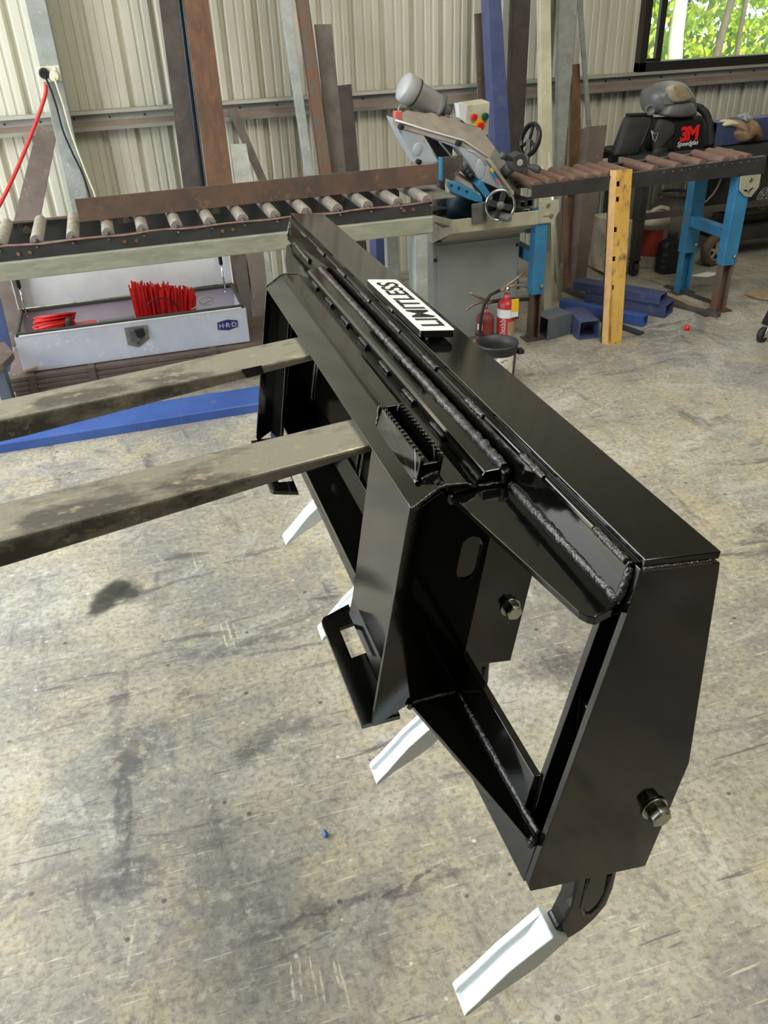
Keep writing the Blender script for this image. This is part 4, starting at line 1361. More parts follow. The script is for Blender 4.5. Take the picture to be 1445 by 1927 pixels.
# stock seen under the left conveyor
leaner('steel_flat_bar', 'dark rust flat bar seen below the conveyor right of the toolbox lid', [(434, 478), (462, 474), (478, 610), (462, 612)], 4.86, RUSTDARK, .012, tall=False)
leaner('steel_flat_bar', 'brown primed flat bar below the conveyor, left of the ripper frame end', [(464, 478), (496, 474), (508, 600), (482, 604)], 4.84, MAROON, .012, tall=False)
leaner('steel_sheet', 'dark blue steel sheet standing at the far left under the conveyor', [(-95, 440), (-28, 440), (30, 690), (-50, 700)], 4.62, BLUESTEEL, .02, tall=False, ymax=4.75)
o = MB().box(1.33, 1.42, 4.55, 4.68, 0, .74).build('rectangular_tube', BLUESTEEL, None, .004)
tag(o, 'blue upright tube under the left conveyor behind its right end leg', 'steel stock', 'stock leaning on the back wall')

# ------------------------------------------------------------------ yellow bar with square holes
yv = []
kk = (3.925 - 3.74) / .84
n = Vector((0, 1, -kk))
p0 = Vector((0, 3.74, 0))
TL, TR, BR, BL = [atp(px, py, p0, n) for px, py in ((1160, 320), (1190, 318), (1169, 646), (1145, 650))]
SL, SB = atp(1149, 320, p0 + Vector((0, .03, 0)), n), atp(1133, 650, p0 + Vector((0, .03, 0)), n)
holes = []
for px, py in ((1163.5, 346), (1162.5, 375), (1158.5, 432), (1155.5, 487), (1152.5, 541), (1149, 592), (1147, 643)):
    c = atp(px, py, p0, n)
    wv = (TR - TL).normalized() * .0095
    uv = (TL - BL).normalized() * .012
    holes.append([c - wv - uv, c + wv - uv, c + wv + uv, c - wv + uv])
nn = n.normalized()
MBB = MB().ext([SL + nn * .012, TR + nn * .012, BR + nn * .012, SB + nn * .012], nn * .004)
yl = thing('drilled_bar', 'worn yellow steel bar with square holes leaning on the right conveyor', 'steel bar', ((BL.x + BR.x) / 2, 3.75, 0))
MB().holed([TL, TR, BR, BL], holes, nn * .010).build('face', YEL, yl, .0008)
MBB.build('hole_shade_back', BLACK_FLAT, yl)  # tube's rear face, coloured black for the shade seen through the holes
MB().ext([SL, TL, BL, SB], nn * .008).build('bevelled_side', YELSIDE, yl, .0008, label='paler bare bevelled side')

# ------------------------------------------------------------------ toolbox on the steel bundle
bx0, bx1 = -.592, .497
YF, YB = 4.05, 4.47
ZB, ZT = .192, .362
tb = thing('toolbox', 'long aluminium toolbox with its lid raised, under the left conveyor', 'toolbox', (-.05, 4.26, ZB))
mb = MB()
t = .004
mb.box(bx0, bx1, YF, YF + t, ZB, ZT)
mb.box(bx0, bx1, YB - t, YB, ZB, ZT)
mb.box(bx0, bx0 + t, YF + t, YB - t, ZB, ZT)
mb.box(bx1 - t, bx1, YF + t, YB - t, ZB, ZT)
mb.box(bx0, bx1, YF, YB, ZB - .004, ZB)
bd = mb.build('body', ALU, tb, .003)
mb = MB()
mb.box(bx0 + t, bx1 - t, YB - t - .002, YB - t, ZB, ZT - .01).box(bx0 + t, bx1 - t, YF + t, YB - t, ZB, ZB + .002)
mb.box(bx0 + t, bx0 + t + .002, YF + t, YB - t, ZB, ZT - .01).box(bx1 - t - .002, bx1 - t, YF + t, YB - t, ZB, ZT - .01)
mb.build('lining', ALUIN, bd)
mb = MB()
mb.box(bx0 + .012, bx1 - .012, YF + .016, YF + .032, ZT - .004, ZT + .014)
mb.box(bx0 + .012, bx1 - .012, YB - .03, YB - .014, ZT - .004, ZT + .014)
mb.box(bx0 + .004, bx0 + .02, YF + .016, YB - .014, ZT - .004, ZT + .014)
mb.box(bx1 - .02, bx1 - .004, YF + .016, YB - .014, ZT - .004, ZT + .014)
mb.build('rubber_seal', SEAL, bd, .004)
MB().box(bx0 + .02, bx1 - .02, YF - .002, YF + .012, ZT - .002, ZT + .006).build('rim', WHITE, bd, .003)
# lid
mb = MB()
lt = math.radians(8)
LH = .40


def lp(x, d, h):
    return (x, YB + .005 + d * math.cos(lt) + h * math.sin(lt), ZT + .012 - d * math.sin(lt) + h * math.cos(lt))


def lbox(m, x0, x1, d0, d1, h0, h1):
    return m.hexa([lp(x0, d0, h0), lp(x1, d0, h0), lp(x1, d1, h0), lp(x0, d1, h0), lp(x0, d0, h1), lp(x1, d0, h1), lp(x1, d1, h1), lp(x0, d1, h1)])


lbox(mb, bx0, bx1, 0, .004, 0, LH)
for a in ((bx0, bx0 + .004, -.05, 0, 0, LH), (bx1 - .004, bx1, -.05, 0, 0, LH), (bx0, bx1, -.05, 0, LH - .004, LH)):
    lbox(mb, *a)
ld = mb.build('lid', WHITE, tb, .003)
mb = MB()
lbox(mb, bx0 + .06, bx1 - .10, -.012, 0, .24, .30)
mb.build('lid_stiffener', WHITE, ld, .004)
for xs_ in (bx0 + .03, bx1 - .05):
    a = Vector((xs_, YB - .04, ZT - .02))
    b = Vector(lp(xs_ - .002, -.03, .30))
    st = MB().cyl(a.lerp(b, .42), b, .010, n=12).build('gas_strut', PLASTB, tb)
    MB().cyl(a, a.lerp(b, .45), .0045, n=10).build('strut_rod', CHROME, st)
    MB().ell(a, (.009, .009, .009), 12, 8).build('strut_ball', CHROME, st)
# latch and badge
lq = [at(px, py, y=YF - .001) for px, py in ((233, 617), (277, 611), (281, 637), (261, 653), (240, 649))]
la = MB().ext(lq, (0, -.006, 0)).build('latch', mat('dark_chrome', (150, 146, 138), (118, 114, 106), scale=16, rough=.3, metal=.5), tb, .003)
cq = sum(lq, Vector()) / 5
MB().ext([cq + (p - cq) * .62 + Vector((0, -.0065, 0)) for p in lq], (0, -.001, 0)).build('latch_recess', CAST, la)
hn = at(263, 628, y=YF - .01)
MB().ext([hn + Vector((-.022, 0, .022)), hn + Vector((.020, 0, .026)), hn + Vector((.026, 0, -.006)), hn + Vector((.002, 0, -.022)), hn + Vector((-.016, 0, -.012))], (0, -.012, 0)).build('latch_handle', BLACK_FLAT, la, .003)
MB().cyl(at(261, 646, y=YF - .006), at(261, 646, y=YF - .012), .008, n=14).build('keyhole', CHROME, la)
bq = [at(px, py, y=YF - .001) for px, py in ((407, 607), (427, 600.5), (448, 602), (449, 614.5), (430, 622), (409, 621))]
bdg = MB().ext(bq, (0, -.002, 0)).build('badge', SILVER, tb, .0005)
cq = sum(bq, Vector()) / 6
MB().ext([cq + (p - cq) * .93 + Vector((0, -.0022, 0)) for p in bq], (0, -.0008, 0)).build('badge_field', NAVY, bdg)
rv = (bq[3] - bq[5]).normalized()
rv = Vector((1, 0, .0))
text_mb('H·R·D', .034, cq + Vector((0, -.0032, -.012)), rv, (0, 0, 1), bold=.0006, align='CENTER', depth=.0008).build('badge_lettering', SILVER, bdg)
# red brush strip, bundle of red rods, wires in the toolbox
mb = MB()
cA, cB = at(256, 592, y=4.22), at(360, 576, y=4.22)
for i in range(260):
    f = i / 259
    base = cA.lerp(cB, f) + Vector((0, random.uniform(-.02, .06), 0))
    base.z = ZB + .06 + random.uniform(-.01, .02)
    ht = .30 - .06 * f - .04 * max(0, f - .6) - random.uniform(0, .012)
    dx = random.uniform(-.012, .012) + .03 * f
    mb.bar(base, base + Vector((dx, random.uniform(-.01, .03), ht - .06 + 0)), .0065, .002, (0, 1, 0))
bs = thing('brush_head', 'bright red stiff brush head standing up in the open toolbox', 'brush', (cA.lerp(cB, .5).x, 4.22, ZB))
mb.build('bristles', REDBR, bs)
MB().box(cA.x, cB.x, 4.19, 4.29, ZB + .006, ZB + .075).build('brush_back', RED, bs, .004)
c0 = at(70, 612, y=4.14)
bn = thing('rod_bundle', 'bundle of red plastic rods held by a grey clip in the toolbox', 'rod bundle', (c0.x + .06, 4.14, ZB))
rods = MB()
for i in range(90):
    a = random.uniform(0, 2 * PI)
    r = .045 * math.sqrt(random.random())
    o_ = Vector((0, r * math.cos(a), r * math.sin(a)))
    s0 = Vector((c0.x - .01 + random.uniform(-.02, .02) + .35 * max(0, o_.z), 4.15, ZT - .005)) + o_ * 1.25
    rods.cyl(s0, s0 + Vector((.16, .01, .012)) - o_ * .3, .0045, n=6)
ro = rods.build('rods', REDBR, bn)
ro['kind'] = 'stuff'
MB().box(c0.x + .13, c0.x + .155, 4.10, 4.20, ZT - .085, ZT + .035).build('clip', SEAL, bn, .006)
tp_ = MB()
tp_.bar((c0.x + .155, 4.15, ZT - .02), (c0.x + .27, 4.16, ZT - .02), .07, .03).build('taped_end', RED, bn, .004)
MB().bar((c0.x - .01, 4.15, ZT - .07), (c0.x + .27, 4.15, ZT - .07), .08, .03).build('rod_base', RED, bn)
o = MB().box(c0.x + .28, c0.x + .45, 4.10, 4.16, ZT - .03, ZT + .0)
o.box(c0.x + .28, c0.x + .45, 4.10, 4.16, ZB + .003, ZB + .02).box(c0.x + .30, c0.x + .31, 4.12, 4.14, ZB, ZT)
tag(o.build('steel_offcut', CAST, None, .003), 'small grey flat piece lying in the toolbox beside the taped red bundle', 'offcut')
lp0 = [at(278 + 28 * (1 - math.cos(PI * i / 14)), 578 - 20 * math.sin(PI * i / 14) + 6 * i / 14, y=4.16) for i in range(15)]
tag(MB().tube(lp0, .003, 6).build('wire_loop', BLACK_FLAT), 'black wire loop in front of the red brush in the toolbox', 'wire')
lp1 = [at(388 + 14 * math.cos(2 * PI * i / 18), 566 + 8 * math.sin(2 * PI * i / 18), y=4.2) for i in range(18)] + [at(360, 582, y=4.2)]
tag(MB().tube(lp1, .0035, 6).build('wire_loop', GALV), 'pale wire loop right of the red brush in the toolbox', 'wire')

# strapped steel bundle under the toolbox
sb = thing('steel_bundle', 'strapped bundle of brown flat steel bars lying under the toolbox', 'steel bundle', (0, 4.2, 0))
zz = .0
mb = MB().box(-.55, -.47, 4.06, 4.40, 0, .05).build('bearer', CARD, sb)
mb = MB().box(.40, .48, 4.06, 4.40, 0, .05).build('bearer', CARD, sb)
for i in range(6):
    z0_ = .05 + i * .0225
    dx = random.uniform(-.012, .012)
    MB().box(-.66 + dx, 1.0 + dx, 4.00 + random.uniform(0, .006), 4.45, z0_, z0_ + .021).build('flat_bar', MAROON, sb, .003)
for x in (-.575, -.30, .29):
    MB().box(x, x + .03, 3.995, 4.455, .186, .188).box(x, x + .03, 3.994, 3.997, .05, .187).build('strap', mat('brown_strap', (96, 84, 76), rough=.5), sb)
q = MB().ext([at(42, 702, z=.192), at(54, 692, z=.205), at(71, 690, z=.205), at(72, 694, z=.205)], (0, .0, .008))
tag(q.build('wood_chip', CARD), 'small flat brown scrap sticking out at the toolbox left corner', 'scrap')
# blue beam on the floor in front
o = MB().ext([(-1.4, 3.60, 0), (-1.4, 3.60, .040), (-1.4, 3.604, .045), (-1.4, 3.79, .05), (-1.4, 3.80, .046), (-1.4, 3.80, 0)], (2.7, 0, 0)).build('steel_beam', BLUEBR, None, .002)
tag(o, 'long low bright blue steel beam lying on the floor before the toolbox', 'steel beam')
# stand with a rusty plate at the left edge
st = thing('steel_stand', 'grey steel post topped by a chipped brown plate at the left edge', 'stand', (-.70, 3.86, 0))
gp_ = [at(px, py, y=3.86) for px, py in ((-18, 690), (5, 688), (28, 790), (0, 800))]
MB().box(gp_[0].x, gp_[1].x, 3.86, 3.95, 0, gp_[1].z).build('post', BLUEGREY, st, .004)
z_ = gp_[1].z + .001
MB().ext([at(-30, 645, z=z_ + .03), at(9, 643, z=z_ + .03), at(25, 663, z=z_ + .03), at(22, 668, z=z_ + .03), at(5, 684, z=z_ + .03), at(-30, 690, z=z_ + .03)], (0, 0, -.03)).build('top_plate', MAROON, st, .003)

# ------------------------------------------------------------------ second bench behind the right conveyor
tbz = .757
bt = thing('roller_bench', 'dark steel bench on castors behind the right conveyor, carrying the respirator bag', 'bench', (3.9, 5.0, 0))
MB().box(3.10, 5.6, 4.78, 4.79, tbz - .075, tbz).box(3.10, 5.6, 4.79, 4.82, tbz - .006, tbz).build('front_rail', RAILDARK, bt, .001)
MB().box(3.10, 5.6, 5.23, 5.24, tbz - .075, tbz).build('back_rail', RAILDARK, bt, .001)
MB().box(3.10, 5.6, 4.80, 5.235, tbz - .02, tbz - .004).build('bench_top', MACH, bt)
for x, y in ((3.175, 4.785), (3.175, 5.18), (5.3, 4.785), (5.3, 5.18)):
    lg = MB().box(x, x + .05, y, y + .05, .11, tbz - .01).build('leg', MACH, bt, .003)
    w_ = MB().cyl((x + .012, y + .025, .045), (x + .040, y + .025, .045), .045, n=24).build('castor_wheel', RUBBER, lg, .004)
    MB().box(x + .0, x + .006, y + .005, y + .045, .04, .11).box(x + .044, x + .05, y + .005, y + .045, .04, .11).box(x - .004, x + .054, y - .004, y + .054, .106, .114).build('castor_fork', MACH, lg)
MB().box(3.225, 5.3, 4.795, 4.82, .36, .40).build('lower_bar', RUSTDARK, bt, .002)

# respirator bag and helmet
def pillow(pts, yc, hd, layers=9, power=2.4, shrink=.35):
    P = [at(px, py, y=yc) for px, py in pts]
    # densify
    D = []
    for a, b in zip(P, P[1:] + P[:1]):
        for k in range(4):
            D.append(a.lerp(b, k / 4))
    for _ in range(2):
        D = [(D[i - 1] + D[i] * 2 + D[(i + 1) % len(D)]) / 4 for i in range(len(D))]
    c = sum(D, Vector()) / len(D)
    n = len(D)
    vs = []
    for j in range(layers):
        t_ = -1 + 2 * j / (layers - 1)
        s = (1 - shrink) + shrink * (1 - abs(t_) ** power)
        if abs(t_) == 1:
            s *= .86
        vs += [Vector((c.x + (p.x - c.x) * s, yc + hd * t_, c.z + (p.z - c.z) * s)) for p in D]
    for p in vs:
        p.z = max(p.z, tbz + .001)
    fs = [(j * n + i, j * n + (i + 1) % n, (j + 1) * n + (i + 1) % n, (j + 1) * n + i) for j in range(layers - 1) for i in range(n)]
    fs += [tuple(range(n))[::-1], tuple((layers - 1) * n + i for i in range(n))]
    return MB().add(vs, fs, True)


bag = thing('respirator_bag', 'black welding respirator bag with bold red print on the bench under the helmet', 'bag', (3.42, 4.98, tbz))
MB()
pillow([(1222, 222), (1262, 221), (1322, 214), (1328, 240), (1326, 290), (1268, 294), (1222, 296), (1216, 260)], 4.98, .11, power=4, shrink=.2).build('body', CLOTH, bag)
pn = MB().ext(pxy([(1268, 231), (1321, 222.5), (1324, 228), (1323, 283), (1268, 288)], 4.862), (0, .012, 0)).build('front_panel', BLACK_FLAT, bag, .004)
rt, upv = Vector((1, 0, .10)), Vector((-.0, -.12, 1))
t3 = text_mb('3M', .112, at(1278.5, 265.5, y=4.858), (1, 0, .03), (0, 0, 1), bold=.006, depth=.001, spacing=.84)
t3.build('logo_print', REDLOGO, pn, label='bold red lettering')
text_mb('Speedglas', .040, at(1273, 276.5, y=4.858), (1, 0, .03), (0, 0, 1), bold=.0004, depth=.001, shear=.25).build('small_print', WHITEPR, pn, label='small white print')
pillow([(1188, 212), (1216, 214), (1228, 218), (1216, 250), (1201, 300), (1148, 302), (1158, 272), (1176, 222)], 4.90, .035, power=4, shrink=.12).build('harness_flap', CLOTHG, bag)
MB().tube(pxy([(1178, 216), (1215, 215), (1227, 219), (1222, 236), (1210, 266), (1202, 282)], 4.865), .009, 8).build('flap_binding', BLACK_FLAT, bag)
pillow([(1237, 221), (1268, 230), (1268, 250), (1256, 262), (1240, 282), (1230, 290), (1226, 250)], 4.88, .03, power=3, shrink=.2).build('side_pocket', CLOTHG, bag)
MB().tube([at(px, py, y=yy) for px, py, yy in ((1226, 246, 4.85), (1231, 252, 4.85), (1238, 250, 4.85), (1236, 258, 4.85), (1233, 266, 4.85), (1229, 262, 4.85), (1226, 246, 4.85))], .003, 6).build('clip_ring', GALV, bag)
MB().ell(at(1242, 286, y=4.87), (.06, .03, .035)).build('air_inlet', RUBBER, bag)
pth = [at(px, py, y=yy) for px, py, yy in ((1290, 206, 5.02), (1304, 200, 4.97), (1317, 203, 4.93), (1328, 213, 4.90), (1335, 232, 4.88), (1338, 255, 4.87), (1337, 275, 4.87))]
hp = []
for a, b in zip(pth[:-1], pth[1:]):
    for k in range(6):
        hp.append(a.lerp(b, k / 6))
MB().tube(hp, [.023 + .0015 * (i % 2) for i in range(len(hp))], 12).build('breathing_hose', RUBBER, bag)
hm = thing('welding_helmet', 'grey welding helmet with dusty tan visor resting on the respirator bag', 'helmet', (3.40, 4.97, .93))
pillow([(1215, 204), (1213, 186), (1216, 171), (1236, 159), (1256, 152.5), (1272, 152), (1285, 160), (1299, 184), (1301, 200), (1300, 214), (1270, 217), (1234, 216), (1218, 212)], 4.98, .125, layers=13, power=3.2, shrink=.36).build('shell', HELM, hm)
pillow([(1250, 196), (1298, 190), (1302, 202), (1308, 216), (1270, 221.5), (1238, 217), (1244, 206)], 4.89, .06, power=3.5, shrink=.2).build('chin_guard', HELM, hm)
vs_ = pillow([(1253, 166), (1264, 157), (1285, 160), (1303, 186), (1286, 191), (1264, 193), (1257, 184)], 4.850, .028, power=4, shrink=.15).build('visor_frame', HELMTAN, hm)
MB().ext(pxy([(1267, 164), (1282, 162.5), (1292, 181), (1275, 184)], 4.820), (0, .006, 0)).build('filter_lens', mat('amber_grey_lens', (150, 132, 108), (186, 160, 104), scale=20, rough=.15), vs_, .001)
MB().ext(pxy([(1249, 183), (1256, 172), (1262, 186), (1270, 191), (1268, 196), (1252, 197)], 4.846), (0, .02, 0)).build('side_window', LENS, hm, .002)
kc = at(1223, 207, y=4.862)
MB().lathe([(0, .004), (.020, .004), (.022, .010), (.030, .010), (.030, -.012)], kc, (-.3, -1, 0), 24).build('pivot_knob', CAST, hm)
mb = MB()
for i in range(6):
    mb.ell(at(1259 + i * 5.5, 222 - i * .7, y=4.868), (.007, .004, .007), 8, 6)
mb = None

# blue tube, gloves on the bench
p0 = at(1345, 262, y=4.86)
o = MB().rhs((p0.x - .01, 4.90, tbz + .072), (5.5, 5.05, tbz + .085), .10, .14, .004).build('rectangular_tube', BLUESTEEL)
tag(o, 'dark blue rectangular tube lying on the bench at the right edge', 'steel tube')
gl_ = thing('work_gloves', 'crumpled brown leather work gloves draped over the blue tube on the bench', 'gloves', (3.93, 4.93, tbz))


def lump(pts, yc, hd, amp, seed):
    m = pillow(pts, yc, hd, layers=11, power=2.2, shrink=.5)
    random.seed(seed)
    ph = [random.uniform(0, 6) for _ in range(6)]
    m.v = [p + Vector((amp * math.sin(40 * p.z + ph[0] + 25 * p.y), amp * math.sin(55 * p.x + ph[1] + 30 * p.z), amp * math.sin(48 * p.x + ph[2] + 20 * p.y))) for p in m.v]
    return m


lump([(1374, 226), (1392, 226), (1408, 228), (1428, 236), (1431, 244), (1428, 256), (1422, 262), (1400, 262), (1375, 264), (1372, 254), (1380, 244), (1366, 238)], 4.90, .10, .013, 3).build('palm', TAN, gl_)
lump([(1352, 232), (1366, 226), (1386, 224), (1392, 230), (1376, 238), (1358, 240)], 4.88, .05, .006, 5).build('cuff', mat('pale_cuff', (206, 196, 164), rough=.8), gl_)
lump([(1376, 223), (1392, 214), (1404, 212), (1412, 218), (1420, 228), (1404, 233), (1390, 230)], 4.92, .05, .007, 8).build('dark_rag', mat('grey_rag', (92, 94, 98), (180, 182, 184), scale=30, rough=.85), gl_)
o = lump([(1340, 292), (1352, 283), (1362, 286), (1362, 292)], 4.84, .03, .002, 9)

# things below the bench
o = MB().box(3.02, 3.17, 4.84, 5.10, .02, .36)
tag(o.build('cabinet', WHITEPL, None, .004), 'dirty white box standing under the bench behind the yellow bar', 'box')
jc = thing('plastic_drum', 'dirty white plastic drum with red label under the bench', 'drum', (3.43, 4.99, 0))
jr = .105
MB().lathe([(0, 0), (.098, 0), (.105, .012), (jr, .28), (.112, .285), (.112, .30), (.106, .305), (.108, .33), (.085, .352), (0, .356)], (3.43, 4.99, 0), (0, 0, 1), 32).build('body', WHITEPL, jc)
lb_ = MB()
n = 12
vs = []
for k in range(n + 1):
    a = math.radians(190 + 90 * k / n)
    for z in (.085, .26):
        vs.append((3.43 + .1075 * math.cos(a), 4.99 + .1075 * math.sin(a), z))
lb_.add(vs, [(2 * k, 2 * k + 2, 2 * k + 3, 2 * k + 1) for k in range(n)], True)
lb_.build('label', mat('faded_red_label', (150, 52, 40), (130, 44, 36), scale=14, rough=.6), jc, label='faded red label')
MB().tube([(3.36, 4.93, .35), (3.38, 4.93, .385), (3.44, 4.94, .395), (3.50, 4.95, .38), (3.51, 4.95, .345)], .014, 10).build('handle', WHITEPL, jc)
ob = thing('oil_bottle', 'black ribbed oil bottle standing beside the white drum', 'bottle', (3.455, 4.79, 0))
mb = MB()
R_ = []
for z, s in ((0, .92), (.006, 1), (.05, 1), (.054, .95), (.062, .95), (.066, 1), (.09, 1), (.094, .95), (.102, .95), (.106, 1), (.13, 1), (.134, .95), (.142, .95), (.146, 1), (.175, 1), (.20, .93), (.212, .7), (.225, .35), (.255, .35)):
    R_.append([(3.455 + sx * .082 * s, 4.79 + sy * .055 * s, z) for sx, sy in ((-1, -.6), (-.7, -1), (.7, -1), (1, -.6), (1, .6), (.7, 1), (-.7, 1), (-1, .6))])
c_ = 8
mb.add([p for r in R_ for p in r], [(i * c_ + q, i * c_ + (q + 1) % c_, (i + 1) * c_ + (q + 1) % c_, (i + 1) * c_ + q) for i in range(len(R_) - 1) for q in range(c_)] + [tuple(range(c_))[::-1], tuple((len(R_) - 1) * c_ + q for q in range(c_))])
mb.build('body', PLASTB, ob, .002)
MB().cyl((3.455, 4.79, .235), (3.455, 4.79, .262), .032, n=20).build('cap', PLASTB, ob, .002)
mb = MB().box(3.505, 3.538, 4.7345, 4.736, .02, .19).build('label', RAILDARK, ob)
for z0_, z1_, mm in ((.168, .176, WHITEPR), (.148, .162, RED), (.132, .139, WHITEPR), (.035, .041, WHITEPR), (.050, .056, WHITEPR)):
    MB().box(3.508, 3.536, 4.7335, 4.7346, z0_, z1_).build('label_line', mm, ob)
tk = thing('pressure_tank', 'dusty grey round tank with a rim handle under the bench', 'tank', (3.72, 5.2, 0))
MB().lathe([(0, .02), (.10, .02), (.15, .05), (.17, .10), (.175, .22), (.165, .30), (.13, .36), (.07, .39), (0, .395)], (3.72, 5.2, 0), (0, 0, 1), 32).build('body', TANKM, tk)
MB().tube([(3.72 + .10 * math.cos(2 * PI * i / 24), 5.2 + .10 * math.sin(2 * PI * i / 24), .415) for i in range(25)], .012, 8).build('rim_handle', TANKM, tk)
MB().lathe([(.14, 0), (.15, 0), (.15, .05), (.14, .05), (.14, 0)], (3.72, 5.2, 0), (0, 0, 1), 24).build('foot_ring', TANKM, tk)
mc = thing('wheeled_machine', 'big black machine on wheels in the dark under the bench at the right', 'machine', (4.35, 5.0, 0))
MB().box(3.92, 4.9, 4.84, 5.22, .30, .66).build('housing', MACH, mc, .012)
MB().box(3.92, 4.95, 4.86, 5.22, .12, .22).build('base', MACH, mc, .02)
MB().cyl((3.93, 4.98, .26), (4.9, 4.98, .26), .055, n=20).build('drum', MACH, mc)
MB().box(3.92, 4.05, 4.86, 5.0, .20, .32).build('bracket', MACH, mc)
fg = at(1440, 373, y=4.835)
f_ = MB()
for r in (.07, .055, .04, .025):
    f_.tube([(fg.x + r * math.cos(2 * PI * i / 24), 4.832, fg.z + r * math.sin(2 * PI * i / 24)) for i in range(25)], .0022, 6)
for k in range(8):
    f_.cyl((fg.x, 4.832, fg.z), (fg.x + .07 * math.cos(k * PI / 4), 4.832, fg.z + .07 * math.sin(k * PI / 4)), .002, n=6)
f_.build('fan_grille', GALV, mc)
wx, wz = 3.81, .103
wl = MB().lathe([(.062, -.028), (.088, -.030), (.102, -.020), (.102, .020), (.088, .030), (.062, .028)], (wx, 4.80, wz), (.15, -1, 0), 36).build('tyre', TYRE, mc)
MB().lathe([(.064, .022), (.058, .026), (.055, .014), (0, .012)], (wx, 4.80, wz), (.15, -1, 0), 30).build('wheel_disc', MACH, wl)
for k in range(5):
    a = 2 * PI * k / 5 + .3
    MB().bar((wx + .012 * math.cos(a), 4.775, wz + .012 * math.sin(a)), (wx + .058 * math.cos(a), 4.775, wz + .058 * math.sin(a)), .020, .008, (0, 1, 0)).build('wheel_spoke', mat('dusty_wheel_grey', (140, 138, 128), rough=.5), wl, .002)
MB().cyl((wx, 4.79, wz), (wx, 4.762, wz), .014, n=16).build('hub_cap', mat('dusty_wheel_grey', (140, 138, 128)), wl)
MB().lathe([(.064, .020), (.066, .026), (.056, .028), (.055, .020)], (wx, 4.80, wz), (.15, -1, 0), 30).build('wheel_rim', mat('dusty_wheel_grey', (140, 138, 128)), wl)
MB().cyl((wx, 4.80, wz), (wx, 4.875, wz), .012, n=10).bar((wx - .02, 4.875, wz), (3.95, 4.875, .15), .02, .03).build('wheel_axle', MACH, mc)
mb = MB()
hs = [at(px, py, y=yy) for px, py, yy in ((1357, 335, 4.95), (1350, 352, 4.95), (1342, 365, 4.95), (1330, 378, 4.95), (1318, 385, 4.98), (1310, 392, 5.0))]
tag(MB().tube(hs, .007, 8).build('air_hose', mat('grey_hose', (120, 112, 96), rough=.6)), 'thin grey hose hanging behind the blue crossbar under the conveyor', 'hose')

# ------------------------------------------------------------------ extinguishers and bucket
def extinguisher(x, y, r, h, label, tagc, rot, band):
    e = thing('fire_extinguisher', label, 'fire extinguisher', (x, y, 0))
    bd = MB().lathe([(0, 0), (r * .92, 0), (r, .010), (r, h - r * .75), (r * .93, h - r * .4), (r * .7, h - r * .15), (r * .34, h), (0, h)], (x, y, 0), (0, 0, 1), 32).build('cylinder', RED if band else REDDUSTY, e)

    def arc(z0, z1, a0, a1, m, nm, k=.0012):
        vs = []
        n = 16
        for i in range(n + 1):
            a = math.radians(a0 + (a1 - a0) * i / n)
            for z in (z0, z1):
                vs.append((x + (r + k) * math.cos(a), y + (r + k) * math.sin(a), z))
        MB().add(vs, [(2 * i, 2 * i + 2, 2 * i + 3, 2 * i + 1) for i in range(n)], True).build(nm, m, bd)
    if band:
        arc(h - r * .75 - .055, h - r * .75 - .01, 150, 390, WHITE, 'white_band')
        arc(.06, h - r * .75 - .075, 258, 320, CARD, 'instruction_label')
        t_ = text_mb('Chubb', .042, (0, 0, 0), (0, 0, 1), (-1, 0, 0), bold=.0008, depth=.0005)
        tv = []
        for p in t_.v:
            a = math.radians(243) + p.x / r * 1.0
            tv.append(Vector((x + (r + .0016) * math.cos(a), y + (r + .0016) * math.sin(a), .098 + p.z)))
        t_.v = tv
        t_.build('brand_print', WHITEPR, bd, label='white vertical lettering')
    else:
        arc(h - r * .75 - .045, h - r * .75 - .012, 195, 232, WHITEPR, 'sticker')
        arc(h - r * .75 - .078, h - r * .75 - .068, 150, 390, BLACK_FLAT, 'strap')
    MB().cyl((x, y, h - .005), (x, y, h + .022), .016, n=16).build('collar', mat('faded_red', (196, 96, 92)), e)
    vlv = MB().cyl((x, y, h + .022), (x, y, h + .062), .013, n=14).build('valve', CHROME, e)
    c, s = math.cos(rot), math.sin(rot)
    pt = lambda a, z, b=0: Vector((x + a * c - b * s, y + a * s + b * c, h + z))
    MB().tube([pt(-.03, .055), pt(.0, .070), pt(.05, .094), pt(.105, .126)], [.007, .008, .008, .006], 8).build('carry_handle', BRASS, e)
    MB().tube([pt(-.01, .062), pt(.04, .062), pt(.09, .056), pt(.125, .036)], [.007, .008, .007, .005], 8).build('squeeze_lever', BRASS, e)
    MB().cyl(pt(-.045, .05), pt(.0, .05), .009, n=10).build('hose_coupling', BRASS, e)
    if tagc:
        tg = MB().box(x + .004, x + .042, y - r - .006, y - r - .004, h - .085, h + .01)
        tgo = tg.build('inspection_tag', WHITEPR, e)
        MB().box(x + .004, x + .042, y - r - .0075, y - r - .006, h - .055, h + .01).build('tag_panel', YTAG, tgo)
        MB().tube([pt(-.045, .05), pt(-.10, .035), pt(-.135, -.01), pt(-.152, -.08), pt(-.155, -.16), pt(-.14, -.25)], .0085, 10).build('hose', RUBBER, e)
    else:
        MB().tube([pt(-.04, .05), pt(-.12, .045), pt(-.2, .03), pt(-.29, .015)], .010, 10).build('hose', RUBBER, e)
    return e


